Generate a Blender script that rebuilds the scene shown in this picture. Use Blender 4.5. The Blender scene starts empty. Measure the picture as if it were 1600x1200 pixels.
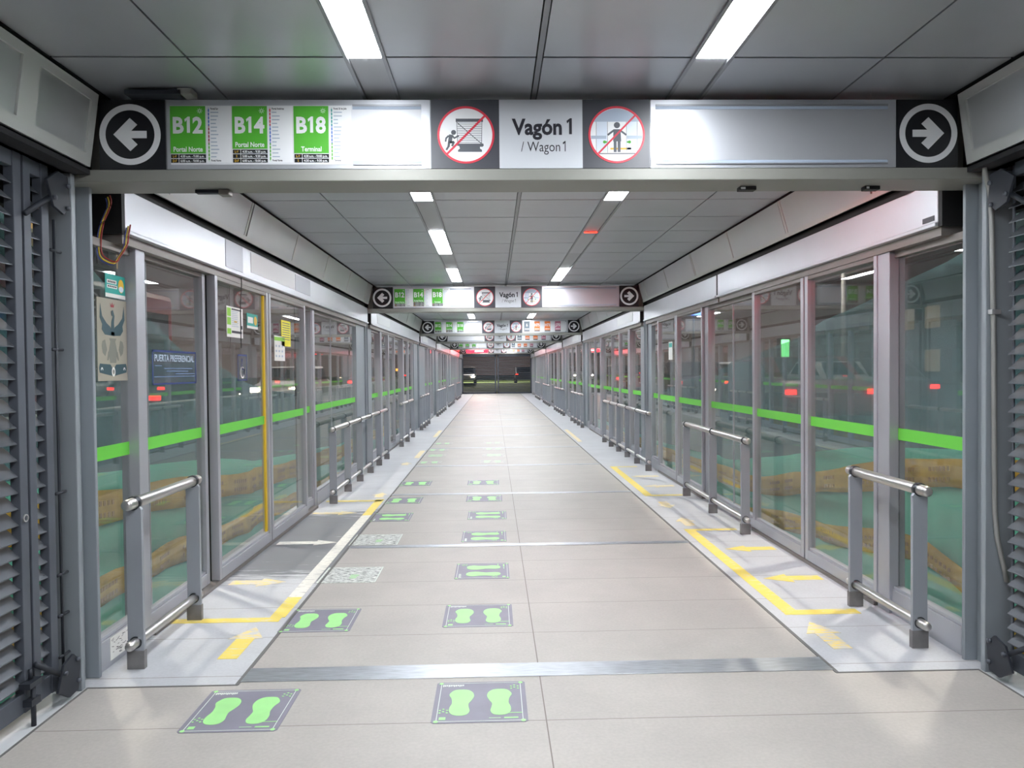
import bpy, math, random, re
from mathutils import Matrix, Vector
random.seed(7)
C = bpy.context.scene.collection
sc = bpy.context.scene

# ------------------------------------------------------------------ camera
F_PX = 1125.0
def make_camera():
    cd = bpy.data.cameras.new('camera')
    cd.sensor_fit = 'HORIZONTAL'; cd.sensor_width = 36.0
    cd.lens = F_PX / 1600.0 * 36.0
    cd.clip_start = 0.05; cd.clip_end = 500
    co = bpy.data.objects.new('camera', cd); C.objects.link(co)
    yv = Vector((771 - 800, 600 - 578, -F_PX)).normalized()
    r = 0.0105
    zv = Vector((-math.sin(r), math.cos(r), 0)); zv = (zv - yv * zv.dot(yv)).normalized()
    xv = yv.cross(zv)
    m = Matrix((xv, yv, zv)).to_4x4()
    m.translation = Vector((-0.225, 0, 1.6))
    co.matrix_world = m
    sc.camera = co
make_camera()

# ------------------------------------------------------------------ world: city night sky
w = bpy.data.worlds.new('night'); sc.world = w; w.use_nodes = True
nt = w.node_tree; nt.nodes.clear()
wo = nt.nodes.new('ShaderNodeOutputWorld'); wb = nt.nodes.new('ShaderNodeBackground')
tc = nt.nodes.new('ShaderNodeTexCoord'); sp = nt.nodes.new('ShaderNodeSeparateXYZ'); rp = nt.nodes.new('ShaderNodeValToRGB')
nt.links.new(tc.outputs['Generated'], sp.inputs[0]); nt.links.new(sp.outputs['Z'], rp.inputs[0])
rp.color_ramp.elements[0].position = 0.0; rp.color_ramp.elements[0].color = (0.075, 0.055, 0.048, 1)
rp.color_ramp.elements[1].position = 0.5; rp.color_ramp.elements[1].color = (0.02, 0.022, 0.03, 1)
nt.links.new(rp.outputs[0], wb.inputs[0]); wb.inputs[1].default_value = 1.0
nt.links.new(wb.outputs[0], wo.inputs[0])

# ------------------------------------------------------------------ exposure
sc.view_settings.view_transform = 'Standard'; sc.view_settings.look = 'None'
sc.view_settings.exposure = 0.6; sc.view_settings.gamma = 1.0
sc.view_settings.use_curve_mapping = False
sc.cycles.transparent_max_bounces = 24
sc.cycles.max_bounces = 10
sc.cycles.sample_clamp_indirect = 4.0
LAMP = 46.0

# ------------------------------------------------------------------ materials
def lin(c):
    return tuple(((v / 255.0) / 12.92 if v / 255.0 <= 0.04045 else ((v / 255.0 + 0.055) / 1.055) ** 2.4) for v in c) + (1,)
def pm(name, rgb, rough=0.5, metal=0.0, spec=0.5, emit=None, estr=0.0, noise=0.0, nscale=6.0, stretch=None, alpha=None):
    m = bpy.data.materials.new(name); m.use_nodes = True
    n = m.node_tree; b = n.nodes['Principled BSDF']
    col = lin(rgb)
    b.inputs['Base Color'].default_value = col
    b.inputs['Roughness'].default_value = rough; b.inputs['Metallic'].default_value = metal
    b.inputs['Specular IOR Level'].default_value = spec
    if emit:
        b.inputs['Emission Color'].default_value = lin(emit); b.inputs['Emission Strength'].default_value = estr
    if noise > 0:
        g = n.nodes.new('ShaderNodeNewGeometry'); mp = n.nodes.new('ShaderNodeMapping')
        if stretch: mp.inputs['Scale'].default_value = stretch
        tx = n.nodes.new('ShaderNodeTexNoise'); tx.inputs['Scale'].default_value = nscale; tx.inputs['Detail'].default_value = 5
        mr = n.nodes.new('ShaderNodeMapRange')
        mr.inputs['From Min'].default_value = 0.3; mr.inputs['From Max'].default_value = 0.7
        mr.inputs['To Min'].default_value = 1 - noise; mr.inputs['To Max'].default_value = 1 + noise * 0.5
        mx = n.nodes.new('ShaderNodeMix'); mx.data_type = 'RGBA'; mx.blend_type = 'MULTIPLY'
        mx.inputs['Factor'].default_value = 1.0; mx.inputs['A'].default_value = col
        n.links.new(g.outputs['Position'], mp.inputs[0]); n.links.new(mp.outputs[0], tx.inputs[0])
        n.links.new(tx.outputs['Fac'], mr.inputs[0]); n.links.new(mr.outputs[0], mx.inputs['B'])
        n.links.new(mx.outputs['Result'], b.inputs['Base Color'])
        rr = n.nodes.new('ShaderNodeMapRange'); rr.inputs['To Min'].default_value = rough - 0.05; rr.inputs['To Max'].default_value = min(1, rough + 0.1)
        n.links.new(tx.outputs['Fac'], rr.inputs[0]); n.links.new(rr.outputs[0], b.inputs['Roughness'])
    return m
def emat(name, rgb, s):
    m = bpy.data.materials.new(name); m.use_nodes = True; n = m.node_tree; n.nodes.clear()
    o = n.nodes.new('ShaderNodeOutputMaterial'); e = n.nodes.new('ShaderNodeEmission')
    e.inputs[0].default_value = lin(rgb); e.inputs[1].default_value = s; n.links.new(e.outputs[0], o.inputs[0]); return m
def glass_mat(name, tint, rough=0.0, f0=0.045, film=0.0, filmcol=(170, 180, 178)):
    m = bpy.data.materials.new(name); m.use_nodes = True; n = m.node_tree; n.nodes.clear()
    o = n.nodes.new('ShaderNodeOutputMaterial')
    t = n.nodes.new('ShaderNodeBsdfTransparent'); t.inputs[0].default_value = tint + (1,)
    g = n.nodes.new('ShaderNodeBsdfGlossy'); g.inputs['Roughness'].default_value = rough; g.inputs['Color'].default_value = (1, 1, 1, 1)
    lw = n.nodes.new('ShaderNodeLayerWeight'); lw.inputs['Blend'].default_value = 0.5
    p = n.nodes.new('ShaderNodeMath'); p.operation = 'POWER'; p.inputs[1].default_value = 5.0
    ma = n.nodes.new('ShaderNodeMath'); ma.operation = 'MULTIPLY_ADD'; ma.inputs[1].default_value = 0.95 - f0; ma.inputs[2].default_value = f0
    mx = n.nodes.new('ShaderNodeMixShader')
    n.links.new(lw.outputs['Facing'], p.inputs[0]); n.links.new(p.outputs[0], ma.inputs[0]); n.links.new(ma.outputs[0], mx.inputs[0])
    base = t
    if film > 0:
        d = n.nodes.new('ShaderNodeBsdfDiffuse'); d.inputs[0].default_value = lin(filmcol)
        tr = n.nodes.new('ShaderNodeBsdfTranslucent'); tr.inputs[0].default_value = lin(filmcol)
        m1 = n.nodes.new('ShaderNodeMixShader'); m1.inputs[0].default_value = 0.35
        n.links.new(d.outputs[0], m1.inputs[1]); n.links.new(tr.outputs[0], m1.inputs[2])
        m2 = n.nodes.new('ShaderNodeMixShader'); m2.inputs[0].default_value = film
        n.links.new(t.outputs[0], m2.inputs[1]); n.links.new(m1.outputs[0], m2.inputs[2]); base = m2
    n.links.new(base.outputs[0], mx.inputs[1]); n.links.new(g.outputs[0], mx.inputs[2]); n.links.new(mx.outputs[0], o.inputs[0]); return m
def cloth_mat(name, rgb, see, nscale=2.0):
    m = bpy.data.materials.new(name); m.use_nodes = True; n = m.node_tree; n.nodes.clear()
    o = n.nodes.new('ShaderNodeOutputMaterial')
    g = n.nodes.new('ShaderNodeNewGeometry'); tx = n.nodes.new('ShaderNodeTexNoise'); tx.inputs['Scale'].default_value = nscale; tx.inputs['Detail'].default_value = 6
    cr = n.nodes.new('ShaderNodeValToRGB'); c = lin(rgb)
    cr.color_ramp.elements[0].position = .3; cr.color_ramp.elements[0].color = tuple(v * .72 for v in c[:3]) + (1,)
    cr.color_ramp.elements[1].position = .7; cr.color_ramp.elements[1].color = c
    d = n.nodes.new('ShaderNodeBsdfDiffuse'); t = n.nodes.new('ShaderNodeBsdfTranslucent'); a = n.nodes.new('ShaderNodeBsdfTransparent')
    n.links.new(g.outputs['Position'], tx.inputs[0]); n.links.new(tx.outputs['Fac'], cr.inputs[0])
    n.links.new(cr.outputs[0], d.inputs[0]); n.links.new(cr.outputs[0], t.inputs[0])
    m1 = n.nodes.new('ShaderNodeMixShader'); m1.inputs[0].default_value = .3
    n.links.new(d.outputs[0], m1.inputs[1]); n.links.new(t.outputs[0], m1.inputs[2])
    m2 = n.nodes.new('ShaderNodeMixShader'); m2.inputs[0].default_value = see
    n.links.new(m1.outputs[0], m2.inputs[1]); n.links.new(a.outputs[0], m2.inputs[2]); n.links.new(m2.outputs[0], o.inputs[0]); return m

def floor_mat(name, rgb, kind):
    """kind: 'slab' beige slabs with joints, 'paint' grey painted band with joints and scuffs"""
    m = bpy.data.materials.new(name); m.use_nodes = True; n = m.node_tree; L = n.links.new
    b = n.nodes['Principled BSDF']
    g = n.nodes.new('ShaderNodeNewGeometry'); s = n.nodes.new('ShaderNodeSeparateXYZ'); L(g.outputs['Position'], s.inputs[0])
    def math_(op, a, v1=None, v2=None):
        k = n.nodes.new('ShaderNodeMath'); k.operation = op
        if hasattr(a, 'name'): L(a, k.inputs[0])
        else: k.inputs[0].default_value = a
        for i, v in ((1, v1), (2, v2)):
            if v is None: continue
            if hasattr(v, 'name'): L(v, k.inputs[i])
            else: k.inputs[i].default_value = v
        return k.outputs[0]
    def line(coord, off, period, width):
        a = math_('SUBTRACT', coord, off); a = math_('DIVIDE', a, period)
        fr = math_('FRACT', a); d = math_('SUBTRACT', fr, 0.5); d = math_('ABSOLUTE', d)      # 0.5 on a joint
        return math_('GREATER_THAN', d, 0.5 - width / period)
    ly = line(s.outputs['Y'], 3.25, 0.55, 0.0024)
    lx = line(s.outputs['X'], 0.0, 3.106, 0.003)
    joint = math_('MAXIMUM', ly, lx) if kind == 'slab' else ly
    tx = n.nodes.new('ShaderNodeTexNoise'); tx.inputs['Scale'].default_value = 1.6; tx.inputs['Detail'].default_value = 8; tx.inputs['Roughness'].default_value = .65
    L(g.outputs['Position'], tx.inputs[0])
    fine = n.nodes.new('ShaderNodeTexNoise'); fine.inputs['Scale'].default_value = 60; fine.inputs['Detail'].default_value = 3
    L(g.outputs['Position'], fine.inputs[0])
    cr = n.nodes.new('ShaderNodeValToRGB'); c = lin(rgb)
    cr.color_ramp.elements[0].position = .3; cr.color_ramp.elements[0].color = tuple(v * .84 for v in c[:3]) + (1,)
    cr.color_ramp.elements[1].position = .68; cr.color_ramp.elements[1].color = c
    L(tx.outputs['Fac'], cr.inputs[0])
    f2 = n.nodes.new('ShaderNodeMapRange'); f2.inputs['From Min'].default_value = .3; f2.inputs['From Max'].default_value = .7
    f2.inputs['To Min'].default_value = .94; f2.inputs['To Max'].default_value = 1.03; L(fine.outputs['Fac'], f2.inputs[0])
    mul = n.nodes.new('ShaderNodeMix'); mul.data_type = 'RGBA'; mul.blend_type = 'MULTIPLY'; mul.inputs['Factor'].default_value = 1
    L(cr.outputs[0], mul.inputs['A']); L(f2.outputs[0], mul.inputs['B'])
    col = mul.outputs['Result']
    if kind == 'paint':      # scuffed-through paint on the left band, streaky across the walkway
        mp = n.nodes.new('ShaderNodeMapping'); mp.inputs['Scale'].default_value = (1.2, 9.0, 1)
        L(g.outputs['Position'], mp.inputs[0])
        st = n.nodes.new('ShaderNodeTexNoise'); st.inputs['Scale'].default_value = 2.2; st.inputs['Detail'].default_value = 8; st.inputs['Roughness'].default_value = .7
        L(mp.outputs[0], st.inputs[0])
        yy = math_('SUBTRACT', s.outputs['Y'], 6.9); yy = math_('ABSOLUTE', yy)
        near = n.nodes.new('ShaderNodeMapRange'); near.inputs['From Min'].default_value = .9; near.inputs['From Max'].default_value = 1.75
        near.inputs['To Min'].default_value = .30; near.inputs['To Max'].default_value = -.14; L(yy, near.inputs[0])
        leftm = math_('LESS_THAN', s.outputs['X'], -1.0)
        add = math_('MULTIPLY', near.outputs[0], leftm)
        bl = math_('SUBTRACT', 1.0, leftm); bl = math_('MULTIPLY', bl, -.13); add = math_('ADD', add, bl)
        # a scuffed edge along the walkway
        ex = math_('ABSOLUTE', s.outputs['X']); ed = n.nodes.new('ShaderNodeMapRange')
        ed.inputs['From Min'].default_value = 1.55; ed.inputs['From Max'].default_value = 1.72; ed.inputs['To Min'].default_value = .12; ed.inputs['To Max'].default_value = 0
        L(ex, ed.inputs[0]); add = math_('ADD', add, ed.outputs[0])
        v = math_('ADD', st.outputs['Fac'], add)
        wear = n.nodes.new('ShaderNodeMapRange'); wear.inputs['From Min'].default_value = .56; wear.inputs['From Max'].default_value = .68; L(v, wear.inputs[0])
        mw = n.nodes.new('ShaderNodeMix'); mw.data_type = 'RGBA'; L(wear.outputs[0], mw.inputs['Factor']); L(col, mw.inputs['A'])
        mw.inputs['B'].default_value = lin((118, 120, 124)); col = mw.outputs['Result']
    mj = n.nodes.new('ShaderNodeMix'); mj.data_type = 'RGBA'; L(joint, mj.inputs['Factor']); L(col, mj.inputs['A'])
    mj.inputs['B'].default_value = lin((122, 114, 108)); L(mj.outputs['Result'], b.inputs['Base Color'])
    ro = n.nodes.new('ShaderNodeMapRange'); ro.inputs['To Min'].default_value = .46; ro.inputs['To Max'].default_value = .62; b.inputs['Specular IOR Level'].default_value = .38; L(tx.outputs['Fac'], ro.inputs[0])
    L(ro.outputs[0], b.inputs['Roughness'])
    return m

def worn_mat(name, rgb, under, amount, scale=(3, 18, 1)):
    """paint or print worn through in streaks to whatever colour lies under it"""
    m = bpy.data.materials.new(name); m.use_nodes = True; n = m.node_tree; L = n.links.new; b = n.nodes['Principled BSDF']
    g = n.nodes.new('ShaderNodeNewGeometry'); mp = n.nodes.new('ShaderNodeMapping'); mp.inputs['Scale'].default_value = scale
    tx = n.nodes.new('ShaderNodeTexNoise'); tx.inputs['Scale'].default_value = 3; tx.inputs['Detail'].default_value = 8; tx.inputs['Roughness'].default_value = .7
    cr = n.nodes.new('ShaderNodeValToRGB'); cr.color_ramp.elements[0].position = amount - .04; cr.color_ramp.elements[0].color = lin(under)
    cr.color_ramp.elements[1].position = amount + .04; cr.color_ramp.elements[1].color = lin(rgb)
    L(g.outputs['Position'], mp.inputs[0]); L(mp.outputs[0], tx.inputs[0]); L(tx.outputs['Fac'], cr.inputs[0]); L(cr.outputs[0], b.inputs['Base Color'])
    b.inputs['Roughness'].default_value = .5
    return m

M = {}
M['slab'] = floor_mat('beige_floor_slab', (181, 176, 170), 'slab')
M['band'] = floor_mat('grey_painted_band', (192, 194, 198), 'paint')
M['threshold'] = pm('white_threshold', (205, 207, 210), .45, noise=.1, nscale=9)
M['plate'] = pm('brushed_floor_plate', (186, 190, 196), .38, .75, noise=.22, nscale=5, stretch=(2, 14, 1))
M['joint'] = pm('dark_joint', (104, 103, 102), .8)
M['ceil'] = pm('ceiling_metal', (190, 194, 199), .36, .65, noise=.12, nscale=1.2)
M['ceilgap'] = pm('ceiling_gap', (22, 22, 24), .8)
M['tbar'] = pm('ceiling_bar', (140, 142, 146), .4, .5)
M['stripcover'] = pm('light_channel_cover', (165, 167, 170), .45, .3)
M['column'] = pm('column_grey_paint', (140, 147, 153), .42, .15, noise=.06, nscale=3)
M['beam'] = pm('beam_warm_grey', (140, 140, 134), .45, .2, noise=.08, nscale=4)
M['alu'] = pm('anodised_aluminium', (178, 180, 187), .36, .5, noise=.05, nscale=3)
M['alu_dark'] = pm('shaded_aluminium_track', (128, 122, 118), .45, .4)  # track colour darkened for the shade under the door header
M['cove'] = pm('cove_cladding', (190, 193, 194), .36, .7, noise=.06, nscale=2)
M['coveframe'] = pm('cove_border', (188, 191, 188), .45, .3)
M['fascia'] = pm('header_cover', (220, 222, 228), .37, .6, noise=.04, nscale=2)
M['dark'] = pm('dark_void', (26, 26, 30), .8)
M['black'] = pm('black_rubber', (18, 18, 20), .6)
M['rail'] = pm('stainless_tube', (204, 202, 200), .36, .95)
M['railpost'] = pm('rail_post_paint', (152, 157, 164), .42, .2, noise=.05, nscale=5)
M['railfoot'] = pm('rail_foot_shaded', (124, 122, 122), .55, .2, noise=.2, nscale=14)  # darker post foot: shade below the bottom rail put into the colour
M['collar'] = pm('dark_collar', (70, 72, 76), .35, .8)
M['louvre'] = pm('louvre_grey', (84, 89, 98), .5, .2, noise=.12, nscale=6)
M['louvreslat'] = pm('louvre_slat_dark', (92, 96, 102), .45, .3, noise=.12, nscale=6)
M['louvredark'] = pm('louvre_dark', (46, 50, 58), .5, .2, noise=.15, nscale=8)
M['glass'] = glass_mat('door_glass', (.95, .965, .96), 0.0, .07, .045, (190, 198, 196))
M['lens'] = emat('lamp_diffuser', (246, 250, 255), LAMP)
M['lamp_off'] = pm('unlit_lamp_diffuser', (176, 178, 182), .4, .1)
M['stripe'] = pm('green_stripe_film', (102, 196, 66), .5)
M['yellowpaint'] = worn_mat('yellow_floor_paint', (228, 206, 100), (206, 204, 198), .41)
M['yellowfaint'] = worn_mat('faded_yellow_paint', (238, 212, 120), (200, 200, 202), .5)
M['whitepaint'] = worn_mat('worn_white_line', (218, 216, 208), (140, 141, 144), .42)
M['sticker'] = pm('sticker_purple_grey', (132, 129, 142), .5, noise=.12, nscale=7)
M['stickerworn'] = worn_mat('sticker_worn_white', (222, 225, 220), (74, 80, 78), .475, (7, 34, 1))
M['stickerfaint'] = worn_mat('sticker_rubbed_off', (150, 152, 152), (190, 184, 175), .5, (5, 24, 1))
M['foot'] = pm('footprint_green', (164, 226, 146), .5, noise=.06, nscale=10)
M['footfaint'] = pm('footprint_faded', (176, 214, 168), .5, noise=.12, nscale=10)
M['stickerline'] = pm('sticker_white_print', (214, 224, 214), .5)
M['signcase'] = pm('sign_casing', (150, 152, 156), .4, .5)
M['signsilver'] = pm('sign_silver_face', (196, 199, 205), .35, .6, noise=.03, nscale=2)
M['signwhite'] = pm('sign_white_insert', (226, 228, 232), .32)
M['signblack'] = pm('sign_black', (14, 16, 22), .35)
M['signdark'] = pm('sign_dark_grey', (66, 68, 76), .38)
M['signgrey'] = pm('sign_light_grey', (206, 210, 216), .4)
M['ink'] = pm('sign_ink', (28, 28, 40), .5)
M['midink'] = pm('pictogram_grey', (84, 88, 96), .5)
M['white'] = pm('print_white', (238, 240, 242), .45)
M['green'] = pm('route_green', (84, 178, 52), .45)
M['orange'] = pm('route_orange', (236, 126, 58), .45)
M['mauve'] = pm('route_mauve', (190, 118, 142), .45)
M['slate'] = pm('route_slate', (94, 108, 120), .45)
M['amber'] = pm('print_amber', (222, 178, 52), .45)
M['red'] = pm('prohibition_red', (214, 52, 72), .45)
M['blue'] = pm('print_blue', (58, 110, 196), .5)
M['darkred'] = pm('print_dark_red', (150, 52, 60), .5)
M['teal'] = pm('print_teal', (30, 158, 148), .5)
M['paleblue'] = pm('print_pale_blue', (214, 224, 236), .45)
M['bluegrey'] = pm('print_blue_grey', (168, 182, 200), .45)
M['yellowfilm'] = pm('yellow_seal', (226, 190, 40), .5)
M['yellowpaper'] = pm('yellow_paper', (232, 222, 60), .6)
M['paper'] = pm('white_paper', (228, 228, 224), .6)
M['greenpaper'] = pm('lime_print', (140, 200, 70), .6)
M['navy'] = pm('blue_outline', (36, 54, 112), .5)
M['paleprint'] = pm('pale_blue_print', (104, 124, 164), .5)
M['bluefilm'] = glass_mat('pale_blue_film', (.93, .95, .98), .1, .02, .03, (170, 185, 210))
M['crestfilm'] = glass_mat('cream_frosted_film', (.8, .8, .76), .2, .03, .62, (214, 208, 194))
M['crestink'] = pm('crest_teal_ink', (48, 76, 84), .5)
M['crestfaint'] = pm('crest_faded_ink', (118, 120, 112), .5)
M['wireyellow'] = pm('yellow_wire', (206, 176, 60), .45)
M['wirered'] = pm('red_wire', (150, 50, 46), .45)
M['wireblue'] = pm('blue_wire', (60, 72, 140), .45)
M['pipe'] = pm('grey_conduit', (150, 150, 148), .45, .4)
M['zinc'] = pm('zinc_clamp', (206, 206, 208), .3, .8)
M['ledred'] = emat('red_led_matrix', (255, 20, 30), 12.0)
M['ledwhite'] = emat('red_led_text', (255, 120, 120), 30.0)
M['net'] = cloth_mat('teal_netting', (112, 156, 164), .48, 1.5)
M['tarp'] = cloth_mat('teal_tarpaulin', (136, 224, 198), .05, 1.2)
M['tape'] = cloth_mat('yellow_caution_tape', (226, 190, 92), .06, 6)
M['tapeink'] = pm('tape_print', (164, 130, 62), .6)
M['concrete'] = pm('barrier_concrete', (206, 208, 204), .7, noise=.12, nscale=2)
M['asphalt'] = pm('asphalt', (92, 88, 86), .7, noise=.25, nscale=3)
M['grassland'] = pm('verge_grass', (86, 104, 44), .9, noise=.4, nscale=7)
M['carred'] = pm('car_red', (150, 30, 30), .3)
M['cargrey'] = pm('car_grey', (120, 124, 130), .3, .4)
M['carwhite'] = pm('car_white', (205, 206, 208), .3)
M['cardark'] = pm('car_dark', (40, 44, 54), .3)
M['carglass'] = pm('car_window', (16, 20, 24), .08)
M['tyre'] = pm('tyre', (18, 18, 18), .8)
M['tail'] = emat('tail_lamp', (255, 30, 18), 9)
M['head'] = emat('head_lamp', (255, 236, 200), 60)
M['busred'] = pm('bus_red', (112, 24, 28), .3)
M['sodium'] = emat('added_lamp_glow', (255, 222, 180), 120)
M['facade'] = pm('facade_brown', (104, 88, 80), .8, noise=.2, nscale=.6)
M['facadegrey'] = pm('facade_grey', (96, 98, 104), .8, noise=.2, nscale=.6)
M['winlit'] = emat('lit_window', (255, 214, 150), .25)
M['windark'] = pm('dark_window', (24, 26, 32), .2)
M['shopblue'] = emat('blue_shop_sign', (90, 130, 255), 5)
M['shopgreen'] = emat('green_shop_sign', (120, 255, 140), 3)
M['shoporange'] = emat('orange_sign', (255, 140, 50), 8)
M['leaf'] = pm('tree_leaf', (40, 62, 34), .9, noise=.4, nscale=3)
M['bark'] = pm('tree_bark', (62, 52, 44), .9)

# ------------------------------------------------------------------ mesh builder
class MB:
    def __init__(s): s.v = []; s.f = []; s.m = []; s.mats = []; s.sm = []
    def mi(s, mat):
        if mat not in s.mats: s.mats.append(mat)
        return s.mats.index(mat)
    def add(s, vs, fs, mat=None, smooth=False):
        o = len(s.v); s.v += [tuple(p) for p in vs]; k = s.mi(mat)
        for f in fs: s.f.append(tuple(i + o for i in f)); s.m.append(k); s.sm.append(smooth)
        return s
    def box(s, x0, x1, y0, y1, z0, z1, mat=None):
        x0, x1 = min(x0, x1), max(x0, x1); y0, y1 = min(y0, y1), max(y0, y1); z0, z1 = min(z0, z1), max(z0, z1)
        vs = [(x, y, z) for x in (x0, x1) for y in (y0, y1) for z in (z0, z1)]
        return s.add(vs, [(0, 1, 3, 2), (4, 6, 7, 5), (0, 4, 5, 1), (2, 3, 7, 6), (0, 2, 6, 4), (1, 5, 7, 3)], mat)
    def prism(s, poly, T, d0, d1, mat=None, smooth=False):
        """poly in 2D; T(a, b, d) -> 3D point; d0..d1 depth"""
        n = len(poly)
        vs = [T(a, b, d0) for a, b in poly] + [T(a, b, d1) for a, b in poly]
        fs = [tuple(range(n))[::-1], tuple(range(n, 2 * n))] + [(i, (i + 1) % n, (i + 1) % n + n, i + n) for i in range(n)]
        return s.add(vs, fs, mat, smooth)
    def ring(s, c, r0, r1, T, d0, d1, mat=None, n=40, a0=0.0, a1=2 * math.pi):
        full = abs(a1 - a0 - 2 * math.pi) < 1e-6
        k = n if full else n + 1
        vs = []
        for d in (d0, d1):
            for r in (r0, r1):
                for i in range(k):
                    t = a0 + (a1 - a0) * i / n
                    vs.append(T(c[0] + r * math.cos(t), c[1] + r * math.sin(t), d))
        fs = []
        for i in range(n):
            j = (i + 1) % k
            fs += [(i, j, j + k, i + k), (2 * k + i, 3 * k + i, 3 * k + j, 2 * k + j), (i, 2 * k + i, 2 * k + j, j), (k + i, k + j, 3 * k + j, 3 * k + i)]
        return s.add(vs, fs, mat)
    def tube(s, pts, r, mat=None, n=10, caps=True):
        pts = [Vector(p) for p in pts]; vs = []; fs = []
        up = Vector((0, 0, 1))
        for i, p in enumerate(pts):
            d = (pts[min(i + 1, len(pts) - 1)] - pts[max(i - 1, 0)]).normalized()
            ref = up if abs(d.dot(up)) < .95 else Vector((1, 0, 0))
            a = d.cross(ref).normalized(); b = d.cross(a)
            rr = r[i] if isinstance(r, (list, tuple)) else r
            for k in range(n):
                t = 2 * math.pi * k / n; vs.append(p + a * rr * math.cos(t) + b * rr * math.sin(t))
        for i in range(len(pts) - 1):
            for k in range(n): fs.append((i * n + k, i * n + (k + 1) % n, (i + 1) * n + (k + 1) % n, (i + 1) * n + k))
        if caps: fs += [tuple(range(n))[::-1], tuple(range((len(pts) - 1) * n, len(pts) * n))]
        return s.add(vs, fs, mat, True)
    def text(s, body, T, a, b, h, mat, width=None, bold=0.0, align='L', d0=0.0, d1=0.001, xs=1.0):
        vs2, fs = text_mesh(body, bold)
        if not vs2: return s
        x0 = min(p[0] for p in vs2); x1 = max(p[0] for p in vs2)
        k = h / 0.73
        kx = (width / (x1 - x0)) if width else k * xs
        W = (x1 - x0) * kx
        off = {'L': 0, 'C': -W / 2, 'R': -W}[align]
        return s.add([T(a + off + (p[0] - x0) * kx, b + p[1] * k, d0 + (d1 - d0) * p[2]) for p in vs2], fs, mat)
    def build(s, name, parent=None, mat=None, bevel=0.0, seg=2, autosmooth=False):
        me = bpy.data.meshes.new(name); me.from_pydata(s.v, [], s.f)
        for k in s.mats: me.materials.append(M[k] if isinstance(k, str) else (k or mat))
        for p, i, q in zip(me.polygons, s.m, s.sm): p.material_index = i; p.use_smooth = q
        me.update()
        o = bpy.data.objects.new(name, me); C.objects.link(o)
        if parent is not None: o.parent = parent; o.matrix_parent_inverse = Matrix.Translation(-parent.location)
        if bevel > 0:
            bv = o.modifiers.new('bevel', 'BEVEL'); bv.width = bevel; bv.segments = seg; bv.limit_method = 'ANGLE'; bv.angle_limit = math.radians(40)
        return o
_tc = {}
def text_mesh(body, bold):
    key = (body, bold)
    if key in _tc: return _tc[key]
    if '1' in body:                       # compose: the signs' numeral 1 has a flag
        vs, fs, x = [], [], 0.0
        k = .5 + max(bold, -.004) * 12
        one = [(.19 - .055 * k * 2, 0), (.19 + .055 * k, 0), (.19 + .055 * k, .73), (.19 - .05 * k, .73), (-.03, .61), (.0, .49), (.19 - .055 * k * 2, .585)]
        for seg in re.split('(1)', body):
            if seg == '': continue
            if seg == '1':
                o = len(vs); n = len(one); w1 = .19 + .055 * k
                vs += [(x + a, b, 0.) for a, b in one] + [(x + a, b, 1.) for a, b in one]
                fs += [tuple(o + n + q for q in range(n))] + [(o + q, o + (q + 1) % n, o + (q + 1) % n + n, o + q + n) for q in range(n)]
                x += w1 + .13
            else:
                lead = len(seg) - len(seg.lstrip()); trail = len(seg) - len(seg.rstrip())
                x += .2 * lead
                v2, f2 = text_mesh(seg.strip(), bold)
                if v2:
                    mn = min(p[0] for p in v2); mxx = max(p[0] for p in v2); o = len(vs)
                    vs += [(p[0] - mn + x, p[1], p[2]) for p in v2]; fs += [tuple(q + o for q in f) for f in f2]; x += mxx - mn + .07
                x += .2 * trail
        _tc[key] = (vs, fs); return _tc[key]
    cu = bpy.data.curves.new('lettering', 'FONT'); cu.body = body; cu.size = 1.0; cu.offset = bold; cu.extrude = 0.5; cu.resolution_u = 3
    ob = bpy.data.objects.new('lettering', cu); C.objects.link(ob)
    dg = bpy.context.evaluated_depsgraph_get(); dg.update()
    me = ob.evaluated_get(dg).to_mesh()
    vs = [(p.co.x, p.co.y, p.co.z + .5) for p in me.vertices]; fs = [tuple(p.vertices) for p in me.polygons]
    ob.evaluated_get(dg).to_mesh_clear(); bpy.data.objects.remove(ob); bpy.data.curves.remove(cu)
    _tc[key] = (vs, fs); return _tc[key]

def empty(name, loc=(0, 0, 0)):
    o = bpy.data.objects.new(name, None); o.location = loc; o.empty_display_size = .1; C.objects.link(o); return o
def tag(o, label, cat, group=None, kind=None):
    o['label'] = label; o['category'] = cat
    if group: o['group'] = group
    if kind: o['kind'] = kind
    return o
def struct(o): o['kind'] = 'structure'; return o
def ordinal(k): return ['nearest', 'second', 'third', 'fourth', 'fifth', 'sixth', 'seventh', 'eighth', 'ninth', 'tenth', 'eleventh', 'twelfth', 'thirteenth', 'fourteenth', 'fifteenth', 'sixteenth', 'seventeenth', 'eighteenth'][k]
SIDE = {-1: 'left', 1: 'right'}

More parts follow.
